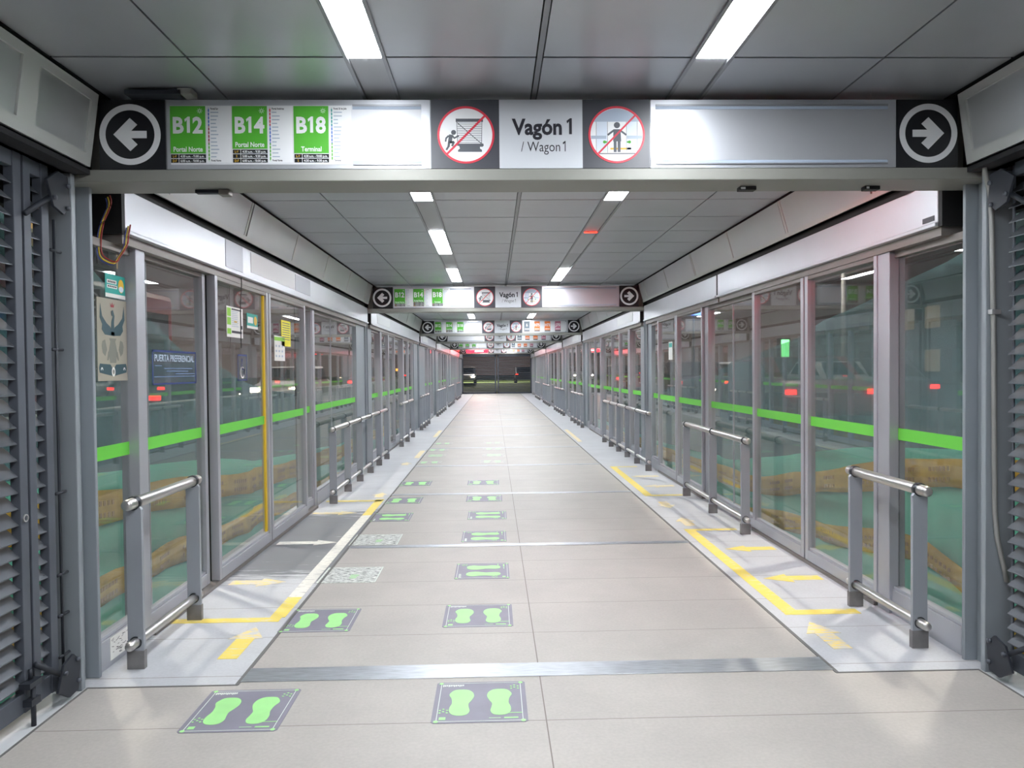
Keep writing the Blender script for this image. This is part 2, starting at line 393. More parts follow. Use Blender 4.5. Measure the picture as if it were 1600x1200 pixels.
# ------------------------------------------------------------------ floor, ceiling, big shell
Y0, Y1 = -4.0, 48.6
ZC = 3.02
mb = MB()
mb.box(-2.31, 2.31, Y0, 3.69, -.12, 0, 'slab'); mb.box(-1.553, 1.553, 3.69, Y1, -.12, 0, 'slab')
for s in (-1, 1):
    mb.box(s * 1.553, s * 2.6, 3.69, Y1, -.12, 0.0, 'band')
    mb.box(s * 2.31, s * 2.6, Y0, 3.69, -.12, 0.0, 'threshold')
struct(mb.build('floor'))
tn = [0]
def trim(mb, bevel=0.0):
    tn[0] += 1; return struct(mb.build('trim_%d' % tn[0], bevel=bevel))
for k in range(17):
    y = 3.72 if k == 0 else 3.80 + 2.75 * k - .045
    y2 = 3.89 if k == 0 else y + .09
    if y2 < Y1: trim(MB().box(-1.548, 1.548, y, y2, 0.0, .004, 'plate'), .002)
for s in (-1, 1):       # dark seam between slabs and painted band, with its near return
    m_ = MB().box(s * 1.545, s * 1.565, 3.69, Y1, 0, .003, 'joint'); m_.box(s * 1.548, s * 2.31, 3.683, 3.693, 0, .003, 'joint')
    m_.box(s * 2.302, s * 2.312, Y0, 3.69, 0, .003, 'joint')
    trim(m_)

def near_lamp(k): return 1.925 + 2.75 * k, 3.30 + 2.75 * k
mb = MB()
mb.box(-2.6, 2.6, Y0, Y1 + .3, ZC + .02, ZC + .08, 'ceilgap')
cols = [(-2.19, -1.595), (-1.585, -.885), (-.695, -.018), (.018, .695), (.885, 1.585), (1.595, 2.19)]
yj = 3.30 - .6875 * 10
while yj < Y1:
    for a, b in cols:
        mb.box(a, b, yj + .0075, min(yj + .6875 - .0075, Y1), ZC, ZC + .018, 'ceil')
    yj += .6875
mb.box(-.012, .012, Y0, Y1, ZC - .004, ZC + .018, 'tbar')
for s in (-1, 1):
    mb.box(s * .695, s * .712, Y0, Y1, ZC - .012, ZC + .018, 'tbar'); mb.box(s * .868, s * .885, Y0, Y1, ZC - .012, ZC + .018, 'tbar')
    for k in range(-2, 17):
        a, b = near_lamp(k)
        mb.box(s * .714, s * .866, b + .003, b + 1.372, ZC + .002, ZC + .018, 'stripcover')
struct(mb.build('ceiling'))
for s in (-1, 1):
    m_ = MB().box(s * 2.56, s * 2.62, Y0, Y1, 2.42, 3.14, 'dark')
    m_.box(s * 2.20, s * 2.6, Y0, Y1, ZC + .0, ZC + .02, 'dark'); m_.box(s * 2.42, s * 2.46, Y0, 1.58, -.1, 2.6, 'dark')  # last box: unseen wall stretch added to stop outside light leaking in
    struct(m_.build('wall_%s' % SIDE[s]))

# ceiling lamps -----------------------------------------------------
def lamp(s, k, lit, label):
    a, b = near_lamp(k)
    t = tag(empty('ceiling_light', (s * .79, (a + b) / 2, ZC)), label, 'ceiling light', 'ceiling lights in two rows along the platform')
    h = MB(); h.box(s * .714, s * .866, a, b, ZC + .004, ZC + .018, 'tbar')
    h.build('housing', t)
    d = MB().box(s * .716, s * .864, a + .004, b - .004, ZC - .006, ZC + .004, 'lens' if lit else 'lamp_off')
    d.build('diffuser', t)
    if not lit: MB().box(s * .73, s * .86, a + .01, a + .035, ZC - .012, ZC - .006, 'tail').build('red_reflection', t)  # red reflection on the dead panel, put in as a glowing bar
rowname = {-1: 'row on the arrow-to-green-tiles side', 1: 'row on the blank-panel side'}
for s in (-1, 1):
    for k in range(-2, 17):
        a, b = near_lamp(k)
        if b > Y1: continue
        lit = not (s == 1 and k == 2)
        if k < 0: lab = 'white ceiling light behind the viewer, %s row, number %d back' % (SIDE[s], -k)
        elif k == 0: lab = 'brightest glowing ceiling panel before the nearest sign, %s row' % SIDE[s]
        elif not lit: lab = 'unlit grey ceiling panel between two glowing ones, right row'
        else: lab = 'glowing white ceiling panel, %s past the nearest sign in the %s row' % ('first' if k == 1 else ordinal(k - 1), SIDE[s])
        lamp(s, k, lit, lab)

# ------------------------------------------------------------------ portal frames and signs
FR = [3.75, 12.0, 20.25, 26.0, 34.2, 44.0]
FN = ['nearest', 'second', 'third', 'fourth', 'fifth', 'sixth and farthest']
def portal(i, yf):
    t = tag(empty('portal_frame', (0, yf, 0)), 'grey steel portal frame carrying the %s hanging sign' % FN[i], 'frame', 'steel portal frames along the platform')
    for s in (-1, 1):
        c = MB(); c.box(s * 2.317, s * 2.465, yf - .095, yf - .06, .0, 2.60, 'column')
        c.box(s * 2.38, s * 2.41, yf - .06, yf + .06, .0, 2.60, 'column')
        c.box(s * 2.312, s * 2.465, yf + .06, yf + .085, .0, 2.60, 'column')
        c.build('column', t, bevel=.004)
    b = MB().box(-2.46, 2.46, yf - .05, yf + .20, 2.568, 2.628, 'beam'); b.box(-2.3, 2.3, yf + .06, yf + .17, 2.628, 2.99, 'beam')
    b.build('beam', t, bevel=.004)
for i, yf in enumerate(FR): portal(i, yf)

def sx(px): return -2.205 + (px - 162) * 4.41 / 1330
def sz(py): return 2.983 - (py - 160) * .00324
K = 4.41 / 1330
CODES = {'B12': ('green', 'Portal Norte', [('L-V', '4:30 a.m. - 11:00 p.m.'), ('D-F', '6:00 a.m. - 10:00 p.m.')], ['blue', 'darkred', 'green'], 'Portal Sur', 'Portal Norte'),
         'B14': ('green', 'Portal Norte', [('L-V', '4:30 a.m. - 9:30 p.m.'), ('S', '5:00 a.m. - 9:30 p.m.'), ('D-F', '6:00 a.m. - 10:00 p.m.')], ['red', 'blue', 'green'], 'Portal Américas', 'Portal Norte'),
         'B18': ('green', 'Terminal', [('L-V', '4:30 a.m. - 10:00 p.m.'), ('S', '4:30 a.m. - 9:30 p.m.')], ['teal', 'blue', 'green'], 'Portal 20 de Julio', 'Terminal')}
def sign(i, yf, left, right):
    yfr = yf - .03
    T = lambda a, b, d: (a, yfr - d, b)           # d grows towards the viewer
    t = tag(empty('hanging_sign', (0, yf, 2.63)), SIGN_LABEL[i], 'sign', 'platform signs hung from the portal frames')
    def rect(mb, x0, x1, y0, y1, d0, d1, mat): return mb.box(sx(x0), sx(x1), yfr - d0, yfr - d1, sz(y0), sz(y1), mat)
    c = MB(); rect(c, 162, 1492, 160, 268, -.085, 0, 'signcase'); c.build('casing', t, bevel=.003)
    # arrow boxes
    for side, (x0, x1), cx in ((-1, (162, 262), 209), (1, (1395, 1492), 1445)):
        a = MB(); rect(a, x0, x1, 160, 268, 0, .006, 'signblack'); ap = a.build('arrow_panel', t)
        ap['label'] = 'black square with white circled arrow'
        g = MB(); cc = (sx(cx), sz(214)); g.ring(cc, 37 * K, 46 * K, T, .006, .0085, 'white', 56)
        pl = [(-25, 0), (0, 25), (11, 15), (1.5, 5.5), (25, 5.5), (25, -5.5), (1.5, -5.5), (11, -15), (0, -25)]
        pl = [(cc[0] + (-side) * p * K, cc[1] + q * K) for p, q in pl]
        for pp in ([0, 1, 2, 3], [0, 3, 6], [0, 6, 7, 8]): g.prism([pl[q] for q in pp], T, .006, .0085, 'white')
        g.prism([pl[3], pl[4], pl[5], pl[6]], T, .006, .0085, 'white')
        g.build('arrow_symbol', ap)
    # insert panels
    for (x0, x1, which) in ((264, 666, left), (1007, 1394, right)):
        a = MB(); rect(a, x0, x1, 160, 268, 0, .005, 'signsilver'); ip = a.build('insert_panel', t, bevel=.0015)
        ip['label'] = 'silver-framed route insert panel'
        wmb = MB(); rect(wmb, x0 + 6, x1 - 14, 169, 261, .005, .007, 'signwhite' if which != 'blank' or x0 < 900 else 'signsilver'); wmb.build('insert_sheet', ip)
        bmb = MB()
        bx0 = x0 + 8 if which == 'blank' else (547 if x0 < 900 else 1370)
        rect(bmb, bx0, x1 - 14, 168, 171, .007, .013, 'signcase'); rect(bmb, bx0, x1 - 14, 171, 175.5, .007, .010, 'bluegrey')
        rect(bmb, bx0, x1 - 14, 256, 260.5, .007, .010, 'bluegrey'); rect(bmb, bx0, x1 - 14, 260.5, 262.5, .007, .013, 'signcase')
        bmb.build('slot_bar', ip)
        if which == 'green':
            for n_, (code, gx0, gx1, lx, x2) in enumerate((('B12', 269.7, 323, 328, 362), ('B14', 363.4, 416.5, 421, 455), ('B18', 456.8, 510, 515, 545))):
                colr, dest, rows, lcol, first, last = CODES[code]
                g = MB(); gb = 243.7 if len(rows) == 2 else 236.6
                rect(g, gx0, gx1, 170, gb, .007, .008, 'green')
                cx = (gx0 + gx1) / 2
                g.text(code, T, sx(cx), sz(211.5), 24.5 * K, 'white', width=45 * K, bold=.035, align='C', d0=.008, d1=.009)
                g.text(dest, T, sx(cx), sz(gb - 3), 7.6 * K, 'white', width=(44 if 'N' in dest else 31) * K, bold=.02, align='C', d0=.008, d1=.009)
                sun = (sx(gx0 + 45), sz(177.5)); g.ring(sun, 1.5 * K, 2.2 * K, T, .008, .0088, 'white', 14)
                for q in range(8):
                    an = q * math.pi / 4; ca, sa = math.cos(an), math.sin(an)
                    g.prism([(sun[0] + (r * ca - w_ * sa) * K, sun[1] + (r * sa + w_ * ca) * K) for r, w_ in ((2.8, -.3), (4.2, -.3), (4.2, .3), (2.8, .3))], T, .008, .0088, 'white')
                for q, (d_, hrs) in enumerate(rows):
                    ry = gb + 1.2 + q * 7.1
                    rect(g, gx0 + .6, gx0 + 12, ry, ry + 6, .007, .008, 'signblack'); rect(g, gx0 + 13, gx1, ry, ry + 6, .007, .008, 'signblack')
                    g.text(d_, T, sx(gx0 + 6.3), sz(ry + 4.9), 3.8 * K, 'amber', bold=.02, align='C', d0=.008, d1=.0088, xs=.8)
                    g.text(hrs, T, sx(gx0 + 33), sz(ry + 4.9), 3.6 * K, 'white', width=36 * K, bold=.02, align='C', d0=.008, d1=.0088)
                g.build('route_tile', ip)
                l = MB(); rect(l, gx1 + 1, x2, 170, 258, .007, .0076, 'white')
                for q, cm in enumerate(lcol): rect(l, lx - .9, lx + .9, 173 + q * 27.5, 173 + (q + 1) * 27.5, .0076, .0084, cm)
                rnd = random.Random(n_)
                for q in range(15):
                    yy = 174 + q * 5.75
                    if q in (0, 14): l.text(first if q == 0 else last, T, sx(lx + 3), sz(yy + 1.6), 3.0 * K, 'ink', bold=.02, d0=.0076, d1=.0082, xs=.7)
                    else: rect(l, lx + 3, lx + 3 + rnd.uniform(6, 13), yy - .6, yy + .8, .0076, .0082, 'bluegrey')
                    rect(l, lx - 1.6, lx + 1.6, yy - .5, yy + .5, .0084, .0088, 'white')
                l.build('stop_list', ip)
        if which == 'routes':
            for code, colr, gx0 in (('6', 'slate', 1022), ('H75', 'orange', 1108), ('H73', 'orange', 1196), ('J70', 'mauve', 1284)):
                gx1 = gx0 + 48; cx = (gx0 + gx1) / 2
                g = MB(); rect(g, gx0, gx1, 170, 246, .007, .008, colr)
                g.text(code, T, sx(cx), sz(212), 24 * K, 'white', width=(12 if len(code) == 1 else 42) * K, bold=.035, align='C', d0=.008, d1=.009)
                rect(g, gx0 + 5, gx1 - 5, 232, 238, .008, .0085, 'white')
                rect(g, gx0, gx1, 247.5, 257, .007, .008, 'signdark')
                g.build('route_tile', ip)
        if which == 'led':
            l = MB(); rect(l, x0 + 4, x1 - 4, 166, 264, .007, .02, 'ledred')
            rect(l, x0 + 60, x1 - 60, 186, 206, .02, .022, 'ledwhite'); rect(l, x0 + 160, x1 - 90, 222, 244, .02, .022, 'ledwhite')
            l.build('led_display', ip)
    # pictogram squares
    def picto(x0, x1, cx):
        a = MB(); rect(a, x0, x1, 160, 268, 0, .006, 'signdark'); p = a.build('pictogram_panel', t); cc = (sx(cx), sz(215.5))
        g = MB(); n = 48
        g.prism([(cc[0] + 41.5 * K * math.cos(2 * math.pi * q / n), cc[1] + 41.5 * K * math.sin(2 * math.pi * q / n)) for q in range(n)], T, .006, .007, 'white')
        g.ring(cc, 40.8 * K, 44 * K, T, .006, .009, 'red', 56)
        return p, g, cc
    def bar(g, p0, p1, w_, mat, d0, d1):
        dx, dy = p1[0] - p0[0], p1[1] - p0[1]; l_ = math.hypot(dx, dy); nx, ny = -dy / l_ * w_ / 2, dx / l_ * w_ / 2
        q = [(p0[0] + nx, p0[1] + ny), (p1[0] + nx, p1[1] + ny), (p1[0] - nx, p1[1] - ny), (p0[0] - nx, p0[1] - ny)]
        g.prism([(sx(a), sz(b)) for a, b in q], T, d0, d1, mat)
    def disc(g, c_, r, mat, d0, d1): g.prism([(sx(c_[0] + r * math.cos(q * math.pi / 10)), sz(c_[1] + r * math.sin(q * math.pi / 10))) for q in range(20)], T, d0, d1, mat)
    def poly(g, pts, mat, d0=.007, d1=.0078): g.prism([(sx(a), sz(b)) for a, b in pts], T, d0, d1, mat)
    p, g, cc = picto(667, 772, 720.5)                       # person climbing on the bellows of a bus
    rect(g, 705, 747, 190, 195, .007, .0078, 'midink')
    for q in range(12): rect(g, 706.5, 745.5, 196.5 + q * 2.75, 197.2 + q * 2.75, .007, .0074, 'midink')
    bar(g, (706.5, 195), (707.5, 229), .7, 'midink', .007, .0076); bar(g, (745.5, 195), (744.5, 229), .7, 'midink', .007, .0076)
    bar(g, (707, 196), (744, 229), 1.1, 'midink', .0074, .0078)
    poly(g, [(708, 229), (747, 229), (748, 232), (746, 234), (742, 234), (742, 237), (745, 239), (745, 242), (708, 242), (708, 239), (711, 237), (710, 233), (706, 232)], 'midink')
    disc(g, (701.5, 211.5), 3.8, 'midink', .007, .0078)
    bar(g, (697.5, 215), (695.5, 228), 6, 'midink', .007, .0078); bar(g, (699, 216), (703, 221), 2.6, 'midink', .007, .0078); bar(g, (702.5, 220.5), (709.5, 216.5), 2.4, 'midink', .007, .0078)
    bar(g, (694, 216.5), (689.5, 221), 2.6, 'midink', .007, .0078); bar(g, (690, 220), (689, 226), 2.4, 'midink', .007, .0078)
    bar(g, (696, 227), (702, 226.5), 3.6, 'midink', .007, .0078); bar(g, (702, 226), (699, 233), 3.2, 'midink', .007, .0078)
    bar(g, (694.5, 227), (693.5, 234), 3.6, 'midink', .007, .0078); bar(g, (693.8, 233), (690, 239), 3, 'midink', .007, .0078)
    bar(g, (690.5, 246), (749.5, 186), 3.2, 'red', .0078, .009)
    gp = g.build('prohibition_symbol', p); gp['label'] = 'red barred circle with a person climbing on bus bellows'
    p, g, cc = picto(901, 1006, 954)                        # person holding the sliding doors
    poly(g, [(954 + 41 * math.cos(a), 215.5 - 41 * math.sin(a)) for a in [math.radians(30 + 120 * q / 16) for q in range(17)]], 'bluegrey')
    for x0, x1 in ((923, 939), (970, 986)): rect(g, x0, x1, 195, 243, .007, .0074, 'paleblue')
    for xx in (922, 939.5, 969, 986): rect(g, xx, xx + .6, 194, 244, .0074, .0077, 'midink')
    rect(g, 914, 938, 217, 222, .0077, .008, 'bluegrey'); rect(g, 970, 994, 217, 222, .0077, .008, 'bluegrey')
    for xx, dr in ((935, -1), (974, 1)):
        disc(g, (xx, 227), 2.4, 'green', .0077, .0081); bar(g, (xx, 227), (xx - dr * 4, 227), 2.6, 'green', .0077, .0081)
    rect(g, 927, 983, 244.5, 246, .007, .0077, 'midink'); rect(g, 944, 976, 236, 239, .007, .0074, 'amber')
    disc(g, (954.5, 200.5), 4.8, 'midink', .0077, .0085)
    poly(g, [(949, 207), (960, 207), (961, 226), (948.5, 226)], 'midink', .0077, .0085)
    bar(g, (950.5, 208), (940, 216), 3, 'midink', .0077, .0085); bar(g, (958.5, 208), (969, 216), 3, 'midink', .0077, .0085)
    bar(g, (951.5, 225), (951.5, 243), 4.6, 'midink', .0077, .0085); bar(g, (957.7, 225), (957.7, 243), 4.6, 'midink', .0077, .0085)
    bar(g, (925.5, 245), (983.5, 184.5), 2.8, 'red', .0085, .0092)
    gp = g.build('prohibition_symbol', p); gp['label'] = 'red barred circle with a person holding the doors'
    a = MB(); rect(a, 772, 901, 160, 268, 0, .006, 'signgrey'); p = a.build('name_panel', t)
    g = MB(); g.text('Vagón 1', T, sx(838), sz(214.5), 24.5 * K, 'ink', width=93 * K, bold=.03, align='C', d0=.006, d1=.0075)
    g.text('/ Wagon 1', T, sx(840), sz(241.5), 16 * K, 'ink', width=69 * K, bold=-.004, align='C', d0=.006, d1=.0075)
    g.build('lettering', p)
SIGN_LABEL = ['large hanging sign with white arrows at both ends, nearest of the six',
              'hanging sign second along the platform, pink glow on its blank end',
              'third hanging sign, first with orange and grey route tiles',
              'fourth hanging sign, its panel beside the left arrow blank above route signs',
              'fifth hanging sign, small, green and orange tiles just before the red display',
              'farthest hanging sign, red lit display filling its left panel']
for i, (l_, r_) in enumerate((('green', 'blank'), ('green', 'blank'), ('green', 'routes'), ('blank', 'routes'), ('green', 'routes'), ('led', 'routes'))):
    sign(i, FR[i], l_, r_)

# red LED display on the rear of the nearest portal, facing down the platform
t = tag(empty('led_display', (1.6, 4.02, 2.8)), 'red LED display on the rear of the nearest sign beam, right end', 'display')
MB().box(.5, 1.7, 3.965, 4.03, 2.68, 2.98, 'black').build('housing', t)
MB().box(.53, 1.67, 4.03, 4.036, 2.71, 2.95, 'ledred').build('led_matrix', t)

# ------------------------------------------------------------------ cove cladding above the doors
def slope(side, y0, y1, A, B, t0, t1, d0, d1, mat, mb):
    """slab on the sloped plane A(bottom)->B(top); d: depth towards the corridor"""
    (ua, za), (ub, zb) = A, B
    L_ = math.hypot(ub - ua, zb - za); nx, nz = -(zb - za) / L_, (ub - ua) / L_     # towards the corridor (u decreasing)
    P = lambda t, d: (ua + (ub - ua) * t + nx * d, za + (zb - za) * t + nz * d)
    vs = []
    for y in (y0, y1):
        for t_, d in ((t0, d0), (t1, d0), (t1, d1), (t0, d1)):
            u, z = P(t_, d); vs.append((side * u, y, z))
    mb.add(vs, [(0, 1, 2, 3), (7, 6, 5, 4), (0, 4, 5, 1), (1, 5, 6, 2), (2, 6, 7, 3), (3, 7, 4, 0)], mat)
for s in (-1, 1):
    # framed panels before the nearest portal
    A, B = (2.25, 2.64), (2.20, 3.0)
    mb = MB()
    for y0, y1 in ((-2.9, -1.5), (-1.45, -.1), (-.05, 1.30), (1.34, 3.17), (3.17, 3.69)):
        slope(s, y0, y1, A, B, 0, 1, -.012, 0, 'cove', mb)
        slope(s, y0, y1, A, B, 0, .16, 0, .012, 'coveframe', mb); slope(s, y0, y1, A, B, .88, 1, 0, .012, 'coveframe', mb)
        slope(s, y0, y0 + .07, A, B, .16, .88, 0, .012, 'coveframe', mb); slope(s, y1 - .05, y1, A, B, .16, .88, 0, .012, 'coveframe', mb)
    mb.box(s * 2.24, s * 2.56, Y0, 3.69, 2.60, 2.625, 'dark')
    trim(mb)
    # plain cladding panels, section by section
    A, B = (2.275, 2.71), (2.195, 3.0)
    for i, yf in enumerate(FR):
        ya = yf + .2; yb = (FR + [Y1])[i + 1] - .1
        mb = MB(); k = math.ceil((ya - 1.93) / 1.375 - .001); cuts = [ya] + [1.93 + 1.375 * q for q in range(k, 60) if ya + .2 < 1.93 + 1.375 * q < yb - .1] + [yb]
        for a, b in zip(cuts, cuts[1:]):
            lift = random.choice((0, 0, .004, .007))
            slope(s, a + .008, b - .008, A, B, .07, 1, -.012 + lift, lift, 'cove', mb)
            slope(s, b - .045, b - .008, A, B, .07, 1, lift, lift + .004, 'coveframe', mb)
        slope(s, ya, yb, A, B, -.04, .07, -.02, .012, 'coveframe', mb)
        mb.box(s * 2.33, s * 2.56, ya, yb, 2.64, 2.70, 'black')
        trim(mb)

# ------------------------------------------------------------------ door headers
def header(s, y0, y1, label, endcap=False, plates=()):
    t = tag(empty('door_header', (s * 2.4, (y0 + y1) / 2, 2.4)), label, 'door header', 'aluminium headers over the platform doors')
    c = MB().box(s * 2.28, s * 2.5, y0, y1, 2.405, 2.636, 'fascia'); c.build('cover', t, bevel=.006)
    l_ = MB().box(s * 2.262, s * 2.5, y0, y1, 2.383, 2.404, 'fascia'); l_.build('lip', t, bevel=.004)
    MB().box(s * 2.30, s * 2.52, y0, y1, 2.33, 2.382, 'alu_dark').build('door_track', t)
    if endcap: MB().box(s * 2.282, s * 2.5, y0 - .035, y0 - .001, 2.38, 2.64, 'black').build('end_cap', t)
    for a, b, z0, z1, mt in plates:
        MB().box(s * 2.276, s * 2.2805, a, b, z0, z1, mt).build('label_plate', t, bevel=.001)
header(-1, 4.11, 11.89, 'aluminium door header over the doors with posters, left side, loose wires at its end', True,
       [(5.62, 6.0, 2.42, 2.63, 'alu'), (6.2, 7.55, 2.45, 2.62, 'white'), (7.58, 8.18, 2.45, 2.62, 'alu')])
header(1, 4.0, 7.98, 'bright aluminium door header with black end cap beside the right grille', True, [(4.03, 4.14, 2.42, 2.45, 'midink')])
header(1, 8.03, 11.89, 'aluminium door header between the first right header and the second frame', True)
for i in range(1, 6):
    ya, yb = FR[i] + .245, (FR + [Y1])[i + 1] - .11
    for s in (-1, 1):
        header(s, ya, yb, 'aluminium door header beyond the %s sign, %s side' % (FN[i].split()[0], SIDE[s]), True, [(ya + .6, ya + 2.2, 2.45, 2.61, 'white')])

# ------------------------------------------------------------------ glazed side walls
wn = [0]; dn = [0]
def window(s, y0, y1, sill=.18, split=None):
    wn[0] += 1
    t = struct(empty('window_%d' % wn[0], (s * 2.38, (y0 + y1) / 2, 0)))
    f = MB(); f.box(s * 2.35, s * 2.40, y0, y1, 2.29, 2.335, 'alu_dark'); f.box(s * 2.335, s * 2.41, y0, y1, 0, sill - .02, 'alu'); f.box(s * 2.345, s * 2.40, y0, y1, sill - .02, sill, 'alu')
    f.build('window_frame', t, bevel=.003)
    MB().box(s * 2.376, s * 2.384, y0, y1, sill, 2.29, 'glass').build('pane', t)
    MB().box(s * 2.3735, s * 2.3755, y0, y1, 1.125, 1.20, 'stripe').build('green_stripe', t)
    if split: MB().box(s * 2.372, s * 2.388, split - .005, split + .005, sill, 2.29, 'alu').build('glazing_seam', t)
def leaf(s, y0, y1, u=2.34, seal=None, w0=.05, w1=.05):
    dn[0] += 1
    t = struct(empty('door_%d' % dn[0], (s * u, (y0 + y1) / 2, 0)))
    f = MB()
    f.box(s * (u - .032), s * (u + .032), y0, y0 + w0, .03, 2.36, 'alu'); f.box(s * (u - .032), s * (u + .032), y1 - w1, y1, .03, 2.36, 'alu')
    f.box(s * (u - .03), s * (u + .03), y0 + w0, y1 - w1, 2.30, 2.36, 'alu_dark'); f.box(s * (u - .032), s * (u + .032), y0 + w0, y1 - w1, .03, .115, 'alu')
    f.box(s * (u - .02), s * (u + .02), y0 + w0, y1 - w1, .115, .135, 'alu'); f.box(s * (u + .032), s * (u + .05), y0, y0 + .02, .03, 2.36, 'black')
    f.build('door_frame', t, bevel=.003)
    MB().box(s * (u - .004), s * (u + .004), y0 + w0, y1 - w1, .135, 2.30, 'glass').build('pane', t)
    MB().box(s * (u - .0065), s * (u - .0045), y0 + w0, y1 - w1, 1.125, 1.20, 'stripe').build('green_stripe', t)
    if seal: MB().box(s * (u - .012), s * (u + .006), y1 - w1 - .035, y1 - w1, .135, 2.30, seal).build('seal', t)
def post(s, y0, y1, u0=2.315, u1=2.42):
    trim(MB().box(s * u0, s * u1, y0, y1, 0, 2.40, 'alu'), .004)
def infill(s, y0, y1): trim(MB().box(s * 2.345, s * 2.42, y0, y1, 0, 2.40, 'column'), .004)
def sillbar(s, y0, y1): trim(MB().box(s * 2.30, s * 2.50, y0, y1, -.0, .028, 'alu_dark'), .002)
# section between the first two portals, left
window(-1, 3.87, 4.29); post(-1, 4.29, 4.40)
leaf(-1, 4.40, 5.40, 2.385, w0=.05, w1=.05); trim(MB().box(-2.402, -2.396, 4.575, 4.585, .135, 2.30, 'alu')); leaf(-1, 5.46, 6.73, 2.335, 'yellowfilm'); leaf(-1, 6.76, 8.05, 2.335); leaf(-1, 8.06, 8.52, 2.385, w0=.03, w1=.04)
post(-1, 8.50, 8.60, 2.34); window(-1, 8.60, 11.22, split=9.6); infill(-1, 11.22, 11.9); sillbar(-1, 4.42, 8.5)
# right
window(1, 3.87, 4.56); post(1, 4.56, 4.70); leaf(1, 4.70, 5.80, w0=.04, w1=.055); leaf(1, 5.825, 6.99, w0=.055, w1=.06)
window(1, 7.0, 8.53, .12, split=7.75); post(1, 8.53, 8.66, 2.335); leaf(1, 8.68, 9.92); leaf(1, 9.95, 11.05); window(1, 11.06, 11.64); infill(1, 11.64, 11.9); sillbar(1, 4.72, 7.0); sillbar(1, 8.7, 11.05)
# farther sections
def section(s, a, b, ia, ib):
    y0 = a + .2 + ia; y1 = b - .1 - ib
    if ia > 0: infill(s, a + .22, y0)
    if ib > 0: infill(s, y1, b - .1)
    n = max(1, round((y1 - y0) / 4.1)); L_ = (y1 - y0) / n
    for k in range(n):
        q = y0 + k * L_
        window(s, q, q + L_ * .24); post(s, q + L_ * .24, q + L_ * .27); leaf(s, q + L_ * .27, q + L_ * .54); leaf(s, q + L_ * .55, q + L_ * .82)
        post(s, q + L_ * .82, q + L_ * .85, 2.335); window(s, q + L_ * .85, q + L_)
    sillbar(s, y0 + L_ * .27, y1 - L_ * .18)
section(-1, 12.0, 20.25, .4, .9); section(1, 12.0, 20.25, .3, .5)
section(-1, 20.25, 26.0, 1.9, .6); section(1, 20.25, 26.0, .4, .6)
section(-1, 26.0, 34.2, 1.6, 1.2); section(1, 26.0, 34.2, 1.0, 1.0)
section(-1, 34.2, 44.0, 1.5, 1.5); section(1, 34.2, 44.0, 1.2, 1.2)
section(-1, 44.0, Y1, .4, .4); section(1, 44.0, Y1, .4, .4)

# ------------------------------------------------------------------ hand rails
def handrail(s, ys, label, u=2.175):
    t = tag(empty('handrail', (s * u, sum(ys) / len(ys), 0)), label, 'handrail', 'steel barrier rails in front of the glass')
    for y in ys:
        p = MB(); w_ = .043
        pl = [(-w_, 0), (w_, 0), (w_, .865), (.01, .915), (-.01, .915), (-w_, .865)]
        T = lambda a, b, d: (s * u + a, y + d, b)
        p.prism(pl, T, -.012, .012, 'railpost')
        po = p.build('post', t, bevel=.003)
        MB().box(s * u - w_ - .004, s * u + w_ + .004, y - .016, y + .016, 0, .10, 'railfoot').build('post_foot', po, bevel=.002)
    for z, r, n in ((.90, .031, 'top_rail'), (.145, .026, 'bottom_rail')):
        a, b = ys[0] - .085, ys[-1] + .085
        g = MB(); g.tube([(s * u, a - .006, z), (s * u, a, z), (s * u, a + .012, z), (s * u, b - .012, z), (s * u, b, z), (s * u, b + .006, z)], [r * .55, r * .85, r, r, r * .85, r * .55], 'rail', 18)
        ro = g.build(n, t)
        for y in ys:
            MB().tube([(s * u, y - .014, z), (s * u, y + .014, z)], r + .007, 'collar', 18).build('collar', ro)
lin_ = lambda a, b, n: [a + (b - a) * i / (n - 1) for i in range(n)]
handrail(-1, [3.93, 4.69], 'short two-post steel handrail before the preferential door, nearest on the left')
handrail(-1, lin_(8.74, 13.1, 6), 'long six-post steel handrail past the poster doors on the left')
handrail(-1, lin_(15.2, 17.35, 3), 'three-post steel handrail beyond the long left rail')
handrail(-1, lin_(19.4, 21.6, 4), 'four-post steel handrail beside the third frame on the left')
handrail(-1, lin_(25.0, 29.0, 5), 'five-post steel handrail past the fourth sign on the left')
handrail(-1, lin_(31.4, 35.2, 5), 'small far handrail around the fifth frame on the left')
handrail(-1, lin_(38.6, 42.0, 4), 'tiny handrail farthest along the left glass')
handrail(1, [4.0, 4.72], 'short two-post steel handrail nearest on the right beside the steel column')
handrail(1, [6.82, 7.84, 8.92], 'three-post steel handrail between the first two right doors')
handrail(1, lin_(11.14, 15.6, 6), 'long six-post steel handrail beside the second frame on the right')
handrail(1, lin_(19.5, 22.1, 4), 'four-post steel handrail beside the third frame on the right')
handrail(1, lin_(24.6, 28.2, 5), 'five-post steel handrail past the fourth sign on the right')
handrail(1, lin_(31.0, 34.6, 5), 'small far handrail around the fifth frame on the right')
handrail(1, lin_(37.6, 41.0, 4), 'tiny handrail farthest along the right glass')

